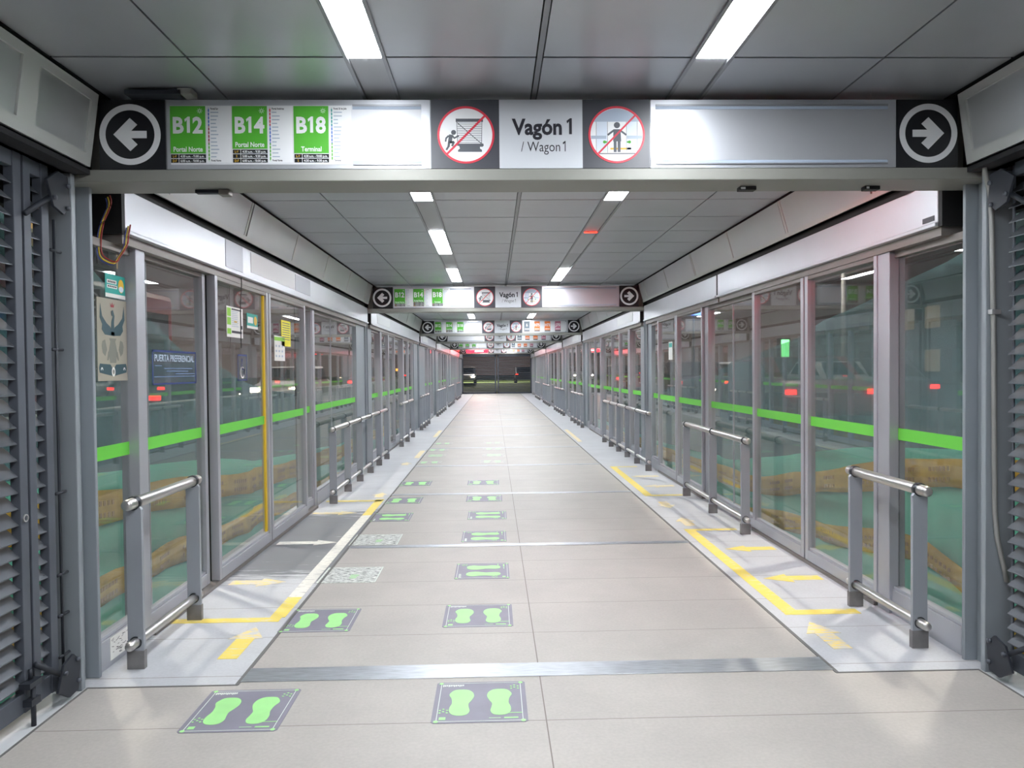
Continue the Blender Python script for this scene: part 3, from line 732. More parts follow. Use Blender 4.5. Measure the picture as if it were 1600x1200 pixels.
# ------------------------------------------------------------------ folding louvre grilles before the nearest portal
def grille(s, y0, y1, label, z0=.07, z1=2.60, hinge=False, latch=False, w=.055):
    t = tag(empty('louvre_grille', (s * 2.4, (y0 + y1) / 2, 0)), label, 'grille', 'folding louvre grilles before the nearest portal frame')
    f = MB()
    f.box(s * 2.355, s * 2.40, y0, y0 + .05, z0, z1, 'louvre'); f.box(s * (2.355 if w > .03 else 2.39), s * 2.40, y1 - w, y1, z0, z1, 'louvre')
    f.box(s * 2.36, s * 2.40, y0 + .05, y1 - .055, z0, z0 + .09, 'louvre'); f.box(s * 2.36, s * 2.40, y0 + .05, y1 - .055, z1 - .07, z1, 'louvre')
    f.build('frame', t, bevel=.003)
    g = MB(); z = z0 + .12
    while z < z1 - .09:
        vs = []
        for y in (y0 + .045, y1 - w + .005):
            vs += [(s * 2.365, y, z), (s * 2.43, y, z + .056), (s * 2.43, y, z + .061), (s * 2.365, y, z + .005)]
        g.add(vs, [(0, 1, 2, 3), (7, 6, 5, 4), (0, 4, 5, 1), (1, 5, 6, 2), (2, 6, 7, 3), (3, 7, 4, 0)], 'louvreslat'); z += .073
    g.build('louvre_slats', t)
    if latch:
        l_ = MB(); yy = y1 - .03
        l_.tube([(s * 2.335, yy, .0), (s * 2.335, yy, .20)], .011, 'louvredark', 10); l_.box(s * 2.32, s * 2.36, yy - .035, yy + .03, .10, .13, 'louvredark'); l_.box(s * 2.31, s * 2.36, yy - .06, yy + .03, .19, .215, 'louvredark')
        l_.tube([(s * 2.345, yy, .215), (s * 2.345, yy, .26)], .008, 'louvredark', 8)
        l_.build('floor_bolt', t)
        h = MB(); h.ring((yy, .95), .012, .018, lambda a, b, d: (s * (2.353 - d), a, b), 0, .006, 'zinc', 20); h.build('lock_ring', t)
    if hinge:
        MB().tube([(s * 2.352, y1 + .03, .1), (s * 2.352, y1 + .03, 2.35)], .007, 'louvredark', 8).build('hinge_rod', t)
        for z in (.22, .42, .62, 1.02, 1.72, 2.2):
            MB().tube([(s * 2.352, y1 + .0, z), (s * 2.352, y1 + .08, z)], .008, 'louvredark', 8).build('hinge', t)
grille(-1, 1.6, 3.335, 'dark grey louvre grille leaf with floor bolt at the left picture edge', latch=True)
grille(-1, 3.35, 3.535, 'narrow dark louvre leaf between the left edge grille and the left column', hinge=True)
grille(1, 1.9, 3.57, 'dark grey louvre grille leaf beside the right column and conduit', w=.015)
def bracket(s, y, z, top, label):
    t = tag(empty('hinge_bracket', (s * 2.36, y, z)), label, 'bracket', 'steel pivot brackets on the near columns')
    p = MB(); q = -1 if top else 1
    pl = [(-.11, -.055), (-.02, -.115), (.055, -.105), (.075, .03), (.02, .085), (-.06, .06)]
    p.prism(pl, lambda a, b, d: (s * (2.302 + d), y + a, z + q * b), 0, .014, 'louvredark'); p.build('plate', t, bevel=.002)
    a = MB(); a.tube([(s * 2.318, y - .05, z + q * .01), (s * 2.338, y - .22, z + q * .13)], .013, 'louvredark', 10); a.build('arm', t)
    b = MB(); 
    for a_, b_ in ((.045, .05), (.05, -.06), (-.06, .02)): b.tube([(s * 2.29, y + a_, z + q * b_), (s * 2.304, y + a_, z + q * b_)], .012, 'louvre', 8)
    b.build('bolt', t)
bracket(-1, 3.55, .14, False, 'dark steel pivot bracket at the foot of the left column')
bracket(-1, 3.55, 2.46, True, 'dark steel pivot bracket at the head of the left column')
bracket(1, 3.55, .14, False, 'dark steel pivot bracket at the foot of the right column')
bracket(1, 3.55, 2.46, True, 'dark steel pivot bracket at the head of the right column')
# surroundings that close the side openings nearer than the grilles
for s in (-1, 1):
    trim(MB().box(s * 2.33, s * 2.40, Y0, 3.66, 2.60, 2.625, 'louvredark'))

# conduit on the right column
t = tag(empty('conduit_pipe', (2.37, 3.62, 0)), 'thin grey conduit pipe running down the right column', 'pipe')
g = MB().tube([(2.270, 3.60, 2.63), (2.285, 3.62, 2.58), (2.315, 3.635, 2.51), (2.330, 3.64, 2.46), (2.336, 3.64, 2.3), (2.346, 3.64, 1.8), (2.356, 3.64, .84), (2.370, 3.64, .70), (2.395, 3.635, .58), (2.415, 3.63, .48)], .0125, 'pipe', 12)
g.build('pipe', t)
MB().box(2.325, 2.375, 3.622, 3.655, 1.86, 1.885, 'zinc').build('clamp', t, bevel=.002)

# small fittings about the nearest beam
t = tag(empty('cable_duct', (-1.85, 3.66, 2.99)), 'dark cable duct lying on top of the nearest sign, above the route tiles', 'duct')
MB().box(-2.04, -1.76, 3.64, 3.72, 2.985, 3.008, 'louvredark').build('duct', t, bevel=.003)
MB().box(-1.78, -1.71, 3.64, 3.72, 2.985, 3.016, 'beam').build('end_bracket', t, bevel=.004)
t = tag(empty('latch_lever', (-1.67, 3.9, 2.56)), 'thin metal lever under the nearest beam below the green tiles', 'lever')
MB().box(-1.79, -1.64, 3.86, 3.90, 2.55, 2.567, 'louvredark').build('bar', t, bevel=.002)
MB().box(-1.665, -1.61, 3.85, 3.91, 2.538, 2.567, 'alu_dark').build('catch', t, bevel=.004)
t = tag(empty('sensor_box', (1.12, 3.86, 2.55)), 'small dark sensor box under the nearest beam, right half', 'sensor')
MB().box(1.10, 1.19, 3.83, 3.88, 2.548, 2.568, 'black').build('box', t, bevel=.003)
MB().box(1.105, 1.13, 3.828, 3.83, 2.552, 2.563, 'white').build('tag_plate', t)

t = tag(empty('sensor_box', (1.82, 3.86, 2.55)), 'small dark sensor box under the nearest beam near the right header', 'sensor')
MB().box(1.78, 1.86, 3.83, 3.88, 2.548, 2.568, 'black').build('box', t, bevel=.003)
MB().box(1.785, 1.80, 3.828, 3.83, 2.552, 2.563, 'white').build('tag_plate', t)
# loose wires at the open end of the left header
t = tag(empty('loose_wires', (-2.3, 4.0, 2.4)), 'bundle of loose coloured wires dangling beside the open left header', 'wires')
def bez(pts, n=24):
    out = []
    P = [Vector(p) for p in pts]; P = [P[0]] + P + [P[-1]]
    for i in range(1, len(P) - 2):
        for k in range(n // 4):
            u = k / (n // 4); a, b, c, d = P[i - 1:i + 3]
            out.append(.5 * ((2 * b) + (-a + c) * u + (2 * a - 5 * b + 4 * c - d) * u * u + (-a + 3 * b - 3 * c + d) * u ** 3))
    return out + [P[-2]]
for nm, mt, off, r in (('wire', 'wireyellow', 0, .004), ('wire', 'wirered', .012, .004), ('wire', 'wireblue', -.010, .0032)):
    base = [(-2.31, 3.985, 2.56), (-2.305, 3.985, 2.51), (-2.343, 3.98, 2.41), (-2.36, 3.98, 2.31), (-2.35, 3.98, 2.235), (-2.29, 3.99, 2.20), (-2.27, 4.0, 2.23), (-2.25, 4.04, 2.30), (-2.245, 4.05, 2.36), (-2.252, 4.085, 2.42)]
    MB().tube(bez([(x + off, y, z + off * .7) for x, y, z in base]), r, mt, 8).build(nm, t)
o = MB().tube(bez([(-2.285, 5.98, 2.378), (-2.282, 5.97, 2.30), (-2.285, 5.95, 2.15), (-2.29, 5.96, 2.0), (-2.285, 5.95, 1.80)]), .004, 'black', 8).build('black_cable')
tag(o, 'thin dark cord hanging in front of the map poster on the left door', 'cable')

# ------------------------------------------------------------------ floor stickers
def foot_poly(flip):
    pts = [(-.048, .10), (-.030, .135), (.0, .142), (.030, .135), (.050, .105), (.055, .06), (.045, .015), (.034, -.02), (.036, -.06), (.040, -.10), (.028, -.135), (.0, -.145), (-.028, -.135), (-.043, -.105), (-.044, -.06), (-.036, -.015), (-.040, .04), (-.050, .075)]
    pts = [(-a * 1.14 if flip else a * 1.14, b * .94) for a, b in pts]
    out = []
    n = len(pts)
    for i in range(n):
        p0, p1, p2, p3 = pts[i - 1], pts[i], pts[(i + 1) % n], pts[(i + 2) % n]
        for k in range(3):
            u = k / 3
            out.append(tuple(.5 * (2 * p1[j] + (-p0[j] + p2[j]) * u + (2 * p0[j] - 5 * p1[j] + 4 * p2[j] - p3[j]) * u * u + (-p0[j] + 3 * p1[j] - 3 * p2[j] + p3[j]) * u ** 3) for j in (0, 1)))
    return out
def sticker(x, y, label, rot=0, style='fresh', w=.445, h=.425):
    t = tag(empty('floor_sticker', (x, y, 0)), label, 'floor sticker', 'distance stickers on the floor')
    ca, sa = (1, 0) if rot == 0 else (0, 1)
    T = lambda a, b, d: (x + a * ca - b * sa, y + a * sa + b * ca, d)
    R_ = lambda mb, a0, a1, b0, b1, z0, z1, mt: mb.prism([(a0, b0), (a1, b0), (a1, b1), (a0, b1)], T, z0, z1, mt)
    bm_ = {'fresh': 'sticker', 'worn': 'stickerworn', 'faint': 'stickerfaint'}[style]
    b = MB(); r = .012; W, H = w / 2, h / 2
    b.prism([(-W + r, -H), (W - r, -H), (W, -H + r), (W, H - r), (W - r, H), (-W + r, H), (-W, H - r), (-W, -H + r)], T, .0005, .0022, bm_); b.build('backing', t)
    if style != 'worn':
        for sg in (-1, 1):
            f = MB(); f.prism([(sg * .095 + a, b_ - .008) for a, b_ in foot_poly(sg > 0)], T, .0022, .0032, 'foot' if style == 'fresh' else 'footfaint'); f.build('footprint', t)
    if style == 'fresh':
        g = MB(); e = .003; i_ = .022
        R_(g, -W + i_, W - i_, H - .016, H - .016 + e, .0022, .003, 'stickerline'); R_(g, -W + i_, W - i_, -H + .013, -H + .013 + e, .0022, .003, 'stickerline')
        R_(g, -W + i_, -W + i_ + e, -H + .013, H - .016, .0022, .003, 'stickerline'); R_(g, W - i_ - e, W - i_, -H + .013, H - .016, .0022, .003, 'stickerline')
        for a in (-W + i_, W - i_):
            for c in (-H + .014, H - .015): g.ring((a, c), 0.0001, .011, T, .0022, .0032, 'foot', 14)
        for q, (a, c) in enumerate([(0, 0), (.018, .012), (-.016, .012), (.018, -.012), (-.016, -.012), (0, .024)]):
            for (ox, oy) in ((W - .055, H - .07), (-W + .05, -H + .11)):
                g.prism([(ox + a + dx, oy + c + dy) for dx, dy in ((-.007, 0), (0, -.006), (.007, 0), (0, .006))], T, .0022, .003, 'foot')
        for q in range(12): R_(g, -W + .032 + q * .009, -W + .038 + q * .009, H - .052 + (q % 3) * .003, H - .030, .0022, .003, 'stickerline')
        R_(g, -W + .035, -W + .065, -H + .03, -H + .055, .0022, .003, 'foot'); R_(g, W - .09, W - i_, -H + .085, -H + .09, .0022, .003, 'foot')
        R_(g, W - .11, W - .045, -H + .035, -H + .046, .0022, .003, 'foot'); R_(g, W - .18, W - .125, -H + .038, -H + .043, .0022, .003, 'footfaint')
        g.build('printed_marks', t)
    elif style == 'worn':
        g = MB(); W, H, e = w / 2, h / 2, .008
        for a0, a1, b0, b1 in ((-W, W, H - e, H), (-W, W, -H, -H + e), (-W, -W + e, -H, H), (W - e, W, -H, H)): R_(g, a0, a1, b0, b1, .0022, .0028, 'stickerline')
        g.build('border', t); g = MB(); f = [(.03 + a * .6, -.05 + b_ * .4) for a, b_ in foot_poly(False)]; g.prism(f, T, .0022, .003, 'footfaint'); g.build('footprint', t)
st = [(-1.43, 3.415, 'footprint sticker nearest on the left, beside the metal floor plate', 0, 'fresh'),
      (-.305, 3.45, 'footprint sticker nearest in the centre row, washed by light', 0, 'fresh'),
      (-1.35, 4.635, 'second footprint sticker in the left row, touching the painted band', 0, 'fresh'),
      (-.34, 4.67, 'second footprint sticker in the centre row', 0, 'fresh'),
      (-1.36, 5.66, 'worn white scratched floor sticker before the second floor plate, left row', 0, 'worn'),
      (-.33, 5.71, 'sideways footprint sticker, third in the centre row', 1, 'fresh'),
      (-1.35, 6.83, 'worn white scratched floor sticker on the second floor plate edge, left row', 0, 'worn'),
      (-.33, 6.90, 'sideways footprint sticker, fourth in the centre row', 1, 'fresh'),
      (-1.35, 7.88, 'sideways footprint sticker in the left row after the two worn ones', 1, 'fresh'),
      (-.31, 7.91, 'sideways footprint sticker, fifth in the centre row', 1, 'fresh'),
      (-1.345, 8.89, 'footprint sticker just before the third floor plate, left row', 0, 'fresh'),
      (-.355, 8.95, 'footprint sticker just before the third floor plate, centre row', 0, 'fresh'),
      (-1.345, 10.22, 'footprint sticker just past the third floor plate, left row', 0, 'fresh'),
      (-.385, 10.22, 'footprint sticker just past the third floor plate, centre row', 0, 'fresh'),
      (-1.36, 12.54, 'rubbed footprint sticker just past the fourth floor plate, left row', 0, 'faint'),
      (-.26, 12.56, 'rubbed footprint sticker just past the fourth floor plate, centre row', 0, 'faint'),
      (-1.34, 13.53, 'rubbed sideways sticker halfway between far plates, left row', 1, 'faint'),
      (-.24, 13.51, 'rubbed sideways sticker halfway between far plates, centre row', 1, 'faint'),
      (-1.37, 14.5, 'rubbed floor sticker just before the fifth floor plate, left row', 0, 'faint'),
      (-.24, 14.6, 'rubbed floor sticker just before the fifth floor plate, centre row', 0, 'faint'),
      (-1.35, 15.77, 'farthest rubbed footprint sticker in the left row', 0, 'faint'),
      (-.25, 15.77, 'farthest rubbed footprint sticker in the centre row', 0, 'faint')]
for a in st: sticker(a[0], a[1], a[2], a[3], a[4])

# ------------------------------------------------------------------ yellow floor paint
def paint(name, polys, mt, label, cat, group):
    b = MB()
    for q, pl in enumerate(polys): b.prism(pl, lambda a, c, d: (a, c, d), .0004, .0016, mt[q] if isinstance(mt, tuple) else mt)
    o = b.build(name); tag(o, label, cat, group); return o
R4 = lambda x0, x1, y0, y1: [(x0, y0), (x1, y0), (x1, y1), (x0, y1)]
GL = 'painted door-zone lines'
paint('painted_line', [R4(1.645, 1.745, 4.57, 7.07), R4(1.745, 2.14, 4.57, 4.66), R4(1.745, 2.16, 7.0, 7.07)], 'yellowpaint', 'yellow painted bracket line before the nearest right doors', 'painted line', GL)
paint('painted_line', [R4(1.66, 1.76, 8.95, 11.7), R4(1.76, 2.2, 8.95, 9.03), R4(1.76, 2.1, 11.62, 11.7)], 'yellowpaint', 'yellow painted bracket line before the second right doors', 'painted line', GL)
paint('painted_line', [R4(-1.70, -1.60, 4.70, 5.12), R4(-2.3, -1.62, 4.62, 4.70)], 'yellowpaint', 'yellow corner line beside the nearest left rail', 'painted line', GL)
paint('painted_line', [R4(-1.70, -1.60, 5.12, 8.0)], 'whitepaint', 'worn whitish line along the scuffed left band', 'painted line', GL)
paint('painted_line', [R4(-1.70, -1.60, 8.0, 9.0), R4(-2.3, -1.62, 8.86, 8.94)], 'yellowpaint', 'yellow corner line at the foot of the long left rail', 'painted line', GL)
paint('painted_line', [R4(-1.70, -1.60, 13.2, 14.4)], 'yellowfaint', 'faded yellow line by the third left rail', 'painted line', GL)
paint('painted_line', [R4(-1.70, -1.60, 17.3, 19.2)], 'yellowfaint', 'faint far yellow line on the left band', 'painted line', GL)
paint('painted_line', [R4(1.62, 1.72, 15.8, 19.0)], 'yellowfaint', 'faint far yellow line on the right band', 'painted line', GL)
def arrow(x, y, ang, L_, label, mt='yellowpaint', w_=.055, hw=.105, hl=.2, head=None):
    ca, sa = math.cos(ang), math.sin(ang)
    P = lambda a, b: (x + a * ca - b * sa, y + a * sa + b * ca)
    paint('painted_arrow', [[P(-L_ / 2, -w_), P(L_ / 2 - hl, -w_), P(L_ / 2 - hl, w_), P(-L_ / 2, w_)], [P(L_ / 2 - hl, -hw), P(L_ / 2, 0), P(L_ / 2 - hl, hw)]], (mt, head or mt), label, 'painted arrow', 'painted arrows on the grey bands')
arrow(2.02, 5.37, math.pi, .44, 'yellow arrow pointing out of the nearest right door, nearer of two')
arrow(2.02, 6.27, math.pi, .44, 'yellow arrow pointing out of the nearest right door, farther of two')
arrow(1.74, 4.22, math.pi / 2, .44, 'scuffed yellow arrow pointing along the right band below the nearest bracket', 'yellowfaint')
arrow(1.76, 7.42, math.pi / 2, .42, 'worn yellow arrow just past the nearest right bracket', 'yellowfaint')
arrow(1.78, 8.35, -math.pi / 2, .40, 'worn yellow arrow just before the second right bracket', 'yellowfaint')
arrow(2.0, 9.7, math.pi, .42, 'faint arrow out of the second right door, nearer of two', 'yellowfaint')
arrow(2.0, 10.6, math.pi, .42, 'faint arrow out of the second right door, farther of two', 'yellowfaint')
arrow(-1.73, 4.28, math.pi / 2, .50, 'yellow arrow pointing along the left band beside the nearest rail', head='yellowfaint')
arrow(-2.03, 5.50, 0, .42, 'worn arrow stub at the scuffed left door, nearest of three', 'yellowfaint')
arrow(-1.98, 6.75, 0, .55, 'worn whitish arrow in the middle of the scuffed left band', 'whitepaint')
arrow(-2.03, 8.15, 0, .50, 'yellow arrow out of the farther left door leaf, beyond the scuffs', 'yellowfaint')
arrow(-1.70, 9.30, math.pi / 2, .36, 'short yellow arrow past the corner line by the long left rail', 'yellowfaint')
arrow(-1.75, 12.4, math.pi / 2, .36, 'faded yellow arrow between the long and three-post left rails', 'yellowfaint')

# ------------------------------------------------------------------ papers and decals on the left glass
UW, UD, UO = 2.3725, 2.327, 2.377     # in front of fixed pane / inner leaf / outer leaf (corridor side)
def decal(name, u, y0, y1, z0, z1, mt, label, cat, group='papers and stickers on the left glass'):
    t = tag(empty(name, (-u, (y0 + y1) / 2, z0)), label, cat, group)
    MB().box(-u, -u - .0012, y0, y1, z0, z1, mt).build('sheet', t)
    def T(a, b, d): return (-u + d, y0 + a * (y1 - y0), z0 + b * (z1 - z0))
    return t, T
t, T = decal('teal_notice', UW, 4.06, 4.275, 2.03, 2.16, 'teal', 'teal notice with white text boxes and a yellow oval, on the first left pane', 'notice')
g = MB(); g.prism([(.0, 0), (1, 0), (1, .17), (0, .17)], T, .0002, .0010, 'paper'); g.prism([(.08, .60), (.55, .60), (.55, .76), (.08, .76)], T, .0002, .0010, 'paper'); g.prism([(.08, .40), (.58, .40), (.58, .54), (.08, .54)], T, .0002, .0010, 'paper')
g.prism([(.78 + .14 * math.cos(q * math.pi / 12), .56 + .30 * math.sin(q * math.pi / 12)) for q in range(24)], T, .0002, .0012, 'amber')
g.prism([(.78 + .12 * math.cos(q * math.pi / 12), .42 + .13 * math.sin(q * math.pi / 12)) for q in range(24)], T, .0012, .0016, 'paleblue')
for q in range(5): g.prism([(.12 + q * .08, .63), (.17 + q * .08, .63), (.17 + q * .08, .72), (.12 + q * .08, .72)], T, .0010, .0016, 'ink')
for q in range(5): g.prism([(.12 + q * .09, .44), (.18 + q * .09, .44), (.18 + q * .09, .51), (.12 + q * .09, .51)], T, .0010, .0016, 'ink')
g.build('print', t)
t, T = decal('crest_decal', UW, 3.97, 4.285, 1.56, 2.02, 'crestfilm', 'cream frosted decal with a winged crest, on the first left pane', 'decal')
g = MB()
wing = [(.10, .93), (.16, .78), (.30, .70), (.42, .66), (.47, .60), (.50, .60), (.50, .55), (.24, .56), (.14, .62), (.16, .68), (.08, .76)]
for fl in (0, 1):
    g.prism([((1 - a) if fl else a, b) for a, b in wing], T, .0002, .0010, 'crestink')
    g.prism([((1 - a) if fl else a, b) for a, b in [(.05, .10), (.47, .06), (.49, .14), (.40, .20), (.06, .21), (.03, .16)]], T, .0002, .0010, 'crestink')
    g.prism([((1 - a) if fl else a, b) for a, b in [(.16, .34), (.24, .30), (.30, .38), (.24, .50), (.16, .48), (.13, .42)]], T, .0002, .0008, 'crestfaint')
    g.prism([((1 - a) if fl else a, b) for a, b in [(.30, .25), (.34, .25), (.40, .34), (.34, .36)]], T, .0002, .0008, 'crestfaint')
    g.ring((.12 if not fl else .88, .13), .02, .035, T, .0010, .0014, 'paper', 12, 0, math.pi)
g.prism([(.44, .56), (.56, .56), (.55, .72), (.57, .80), (.52, .87), (.46, .85), (.47, .80), (.51, .79), (.46, .72)], T, .0002, .0010, 'crestink')
g.prism([(.45, .90), (.55, .90), (.57, .95), (.53, .92), (.50, .96), (.47, .92), (.43, .95)], T, .0002, .0010, 'darkred')
g.prism([(.40, .22), (.60, .22), (.64, .36), (.58, .48), (.62, .52), (.38, .52), (.42, .48), (.36, .36)], T, .0002, .0008, 'crestfaint')
g.ring((.5, .11), .03, .06, T, .0010, .0016, 'paper', 18)
g.build('crest', t)
t, T = decal('door_notice', UO, 4.60, 5.27, 1.525, 1.75, 'bluefilm', 'transparent blue-framed notice reading PUERTA PREFERENCIAL on the left door', 'notice')
g = MB()
for a0, a1, b0, b1 in ((0, 1, .94, 1), (0, 1, 0, .05), (0, .02, 0, 1), (.98, 1, 0, 1)): g.prism([(a0, b0), (a1, b0), (a1, b1), (a0, b1)], T, .0002, .001, 'navy')
g.text('PUERTA PREFERENCIAL', T, .5, .68, .20, 'bluegrey', width=.90, bold=.02, align='C', d0=.0002, d1=.001)
for b0, a0, a1 in ((.54, .06, .2), (.46, .25, .9), (.38, .30, .8), (.22, .04, .96), (.30, .5, .96)): g.prism([(a0, b0), (a1, b0), (a1, b0 + .025), (a0, b0 + .025)], T, .0002, .001, 'paleprint')
g.build('print', t)
t, T = decal('route_map_poster', UD, 5.75, 6.12, 1.885, 2.13, 'paper', 'white route map poster with lime green strip on the second left door leaf', 'poster')
g = MB()
for b0, b1 in ((.68, .95), (.40, .64), (.10, .28)): g.prism([(.03, b0), (.25, b0), (.25, b1), (.03, b1)], T, .0002, .001, 'greenpaper')
for q in range(9): g.prism([(.3, .84 - q * .06), (.3 + random.uniform(.2, .45), .84 - q * .06), (.3 + .4, .86 - q * .06), (.3, .86 - q * .06)], T, .0002, .001, 'bluegrey')
g.prism([(.3, .90), (.9, .90), (.9, .95), (.3, .95)], T, .0002, .001, 'ink'); g.prism([(.86, .3), (.96, .3), (.96, .42), (.86, .42)], T, .0002, .001, 'ink'); g.prism([(.3, .14), (.92, .14), (.92, .22), (.3, .22)], T, .0002, .001, 'ink')
g.prism([(.45, .5), (.62, .5), (.62, .56), (.45, .56)], T, .0002, .001, 'amber')
g.build('print', t)
t, T = decal('teal_notice', UD, 6.22, 6.50, 1.98, 2.11, 'teal', 'small teal notice with yellow oval on the second left door leaf', 'notice')
g = MB(); g.prism([(.0, 0), (1, 0), (1, .17), (0, .17)], T, .0002, .0010, 'paper'); g.prism([(.08, .36), (.55, .36), (.55, .76), (.08, .76)], T, .0002, .0010, 'paper')
g.prism([(.78 + .14 * math.cos(q * math.pi / 12), .56 + .30 * math.sin(q * math.pi / 12)) for q in range(24)], T, .0002, .0012, 'amber'); g.build('print', t)
t, T = decal('wheelchair_notice', UD, 5.98, 6.20, 1.53, 1.75, 'bluefilm', 'blue framed wheelchair notice on the second left door leaf', 'notice')
g = MB()
for a0, a1, b0, b1 in ((0, 1, .94, 1), (0, 1, 0, .05), (0, .05, 0, 1), (.95, 1, 0, 1)): g.prism([(a0, b0), (a1, b0), (a1, b1), (a0, b1)], T, .0002, .001, 'navy')
g.ring((.5, .32), .17, .23, T, .0002, .001, 'paper', 24); g.ring((.45, .78), .001, .07, T, .0002, .001, 'navy', 14)
g.prism([(.40, .42), (.48, .42), (.48, .70), (.40, .70)], T, .0002, .001, 'navy'); g.prism([(.45, .42), (.72, .42), (.72, .48), (.45, .48)], T, .0002, .001, 'navy'); g.prism([(.66, .22), (.74, .22), (.72, .46), (.64, .46)], T, .0002, .001, 'navy')
g.build('print', t)
t, T = decal('yellow_poster', UD, 7.22, 7.54, 1.86, 2.12, 'yellowpaper', 'yellow paper notice with dark text on the third left door leaf', 'poster')
g = MB()
for q in range(8): g.prism([(.1, .88 - q * .09), (.9, .88 - q * .09), (.9, .91 - q * .09), (.1, .91 - q * .09)], T, .0002, .001, 'midink')
g.build('print', t)
t, T = decal('white_poster', UD, 6.98, 7.33, 1.71, 1.955, 'paper', 'white poster with green heading below the yellow notice', 'poster')
g = MB(); g.prism([(.0, .80), (1, .80), (1, .95), (0, .95)], T, .0002, .001, 'greenpaper')
for q in range(3):
    for k in range(3): g.prism([(.12 + k * .28, .55 - q * .2), (.24 + k * .28, .55 - q * .2), (.24 + k * .28, .63 - q * .2), (.12 + k * .28, .63 - q * .2)], T, .0002, .001, 'bluegrey')
g.build('print', t)
g = MB(); rnd = random.Random(3)
mbs = MB().box(-2.3345, -2.333, 3.96, 4.285, .03, .155, 'paper')
for q in range(60):
    y = rnd.uniform(3.97, 4.25); z = rnd.uniform(.04, .14); dy = rnd.uniform(.008, .03); dz = rnd.uniform(-.008, .008)
    mbs.add([(-2.3328, y, z), (-2.3328, y + dy, z + dz), (-2.3328, y + dy, z + dz + .003), (-2.3328, y, z + .003)], [(0, 1, 2, 3)], 'ink')
tag(mbs.build('scribbled_strip'), 'white strip covered in black handwriting at the foot of the first left pane', 'strip')
# paper on right glass
t = tag(empty('paper_notice', (2.327, 10.3, 1.8)), 'small pale notice on the second right door glass', 'notice')
MB().box(2.326, 2.3275, 10.2, 10.42, 1.72, 1.98, 'paper').build('sheet', t); MB().box(2.3252, 2.326, 10.22, 10.40, 1.90, 1.96, 'teal').build('print', t)

# ------------------------------------------------------------------ far double shutter
def shutter(x0, x1, label):
    t = tag(empty('louvre_shutter', ((x0 + x1) / 2, Y1, 0)), label, 'shutter', 'louvred double shutter at the far end')
    f = MB()
    f.box(x0, x0 + .10, Y1 - .05, Y1 + .05, 0, 2.62, 'louvre'); f.box(x1 - .10, x1, Y1 - .05, Y1 + .05, 0, 2.62, 'louvre')
    f.box(x0, x1, Y1 - .05, Y1 + .05, 0, .12, 'louvre'); f.box(x0, x1, Y1 - .05, Y1 + .05, 2.50, 2.62, 'louvre'); f.build('frame', t)
    g = MB(); z = .16
    while z < 2.48:
        g.add([(x0 + .1, Y1 - .03, z), (x1 - .1, Y1 - .03, z), (x1 - .1, Y1 + .03, z + .035), (x0 + .1, Y1 + .03, z + .035), (x0 + .1, Y1 - .03, z + .02), (x1 - .1, Y1 - .03, z + .02), (x1 - .1, Y1 + .03, z + .055), (x0 + .1, Y1 + .03, z + .055)],
              [(0, 3, 2, 1), (4, 5, 6, 7), (0, 1, 5, 4), (2, 3, 7, 6), (0, 4, 7, 3), (1, 2, 6, 5)], 'louvre'); z += .105
    g.build('louvre_slats', t)
shutter(-2.36, -.03, 'louvred shutter leaf at the far end, with car glare behind it')
shutter(.03, 2.36, 'louvred shutter leaf at the far end, under the route tiles')
struct(MB().box(-2.6, 2.6, Y1 - .05, Y1 + .1, 2.62, 3.1, 'louvredark').build('wall_back'))

# ------------------------------------------------------------------ outside: netting, tape, barrier
def interp(pts, y):
    if y <= pts[0][0]: return pts[0][1]
    for (a, b), (c, d) in zip(pts, pts[1:]):
        if y <= c: return b + (d - b) * (y - a) / (c - a)
    return pts[-1][1]
def wave(y, z, k): return .05 * math.sin(y * 2.3 + k) + .03 * math.sin(y * 5.1 + z * 2 + k) + .02 * math.sin(z * 4 + y)
def netting(s, top, label):
    n = 90; h = 14; mb = MB(); vs = []; fs = []
    for i in range(n + 1):
        y = 3.3 + i * .22; zt = interp(top, y)
        for j in range(h + 1):
            z = -1.0 + (zt + 1.0) * j / h
            vs.append((s * (3.2 + wave(y, z, s)), y, z))
    for i in range(n):
        for j in range(h): a = i * (h + 1) + j; fs.append((a, a + 1, a + h + 2, a + h + 1))
    mb.add(vs, fs, 'net', True); o = mb.build('construction_netting')
    sd = o.modifiers.new('thick', 'SOLIDIFY'); sd.thickness = .004
    tag(o, label, 'netting', 'teal construction netting outside the glass')
def tarpaulin(s, top, label):
    n = 90; h = 10; mb = MB(); vs = []; fs = []
    for i in range(n + 1):
        y = 3.3 + i * .22; zt = interp(top, y)
        for j in range(h + 1):
            z = -1.0 + (zt + 1.0) * j / h; vs.append((s * (3.172 + wave(y, z, s)), y, z))
    for i in range(n):
        for j in range(h): a = i * (h + 1) + j; fs.append((a, a + 1, a + h + 2, a + h + 1))
    mb.add(vs, fs, 'tarp', True); o = mb.build('tarpaulin'); sd = o.modifiers.new('thick', 'SOLIDIFY'); sd.thickness = .003
    tag(o, label, 'tarpaulin', 'teal tarpaulins hung low on the netting')
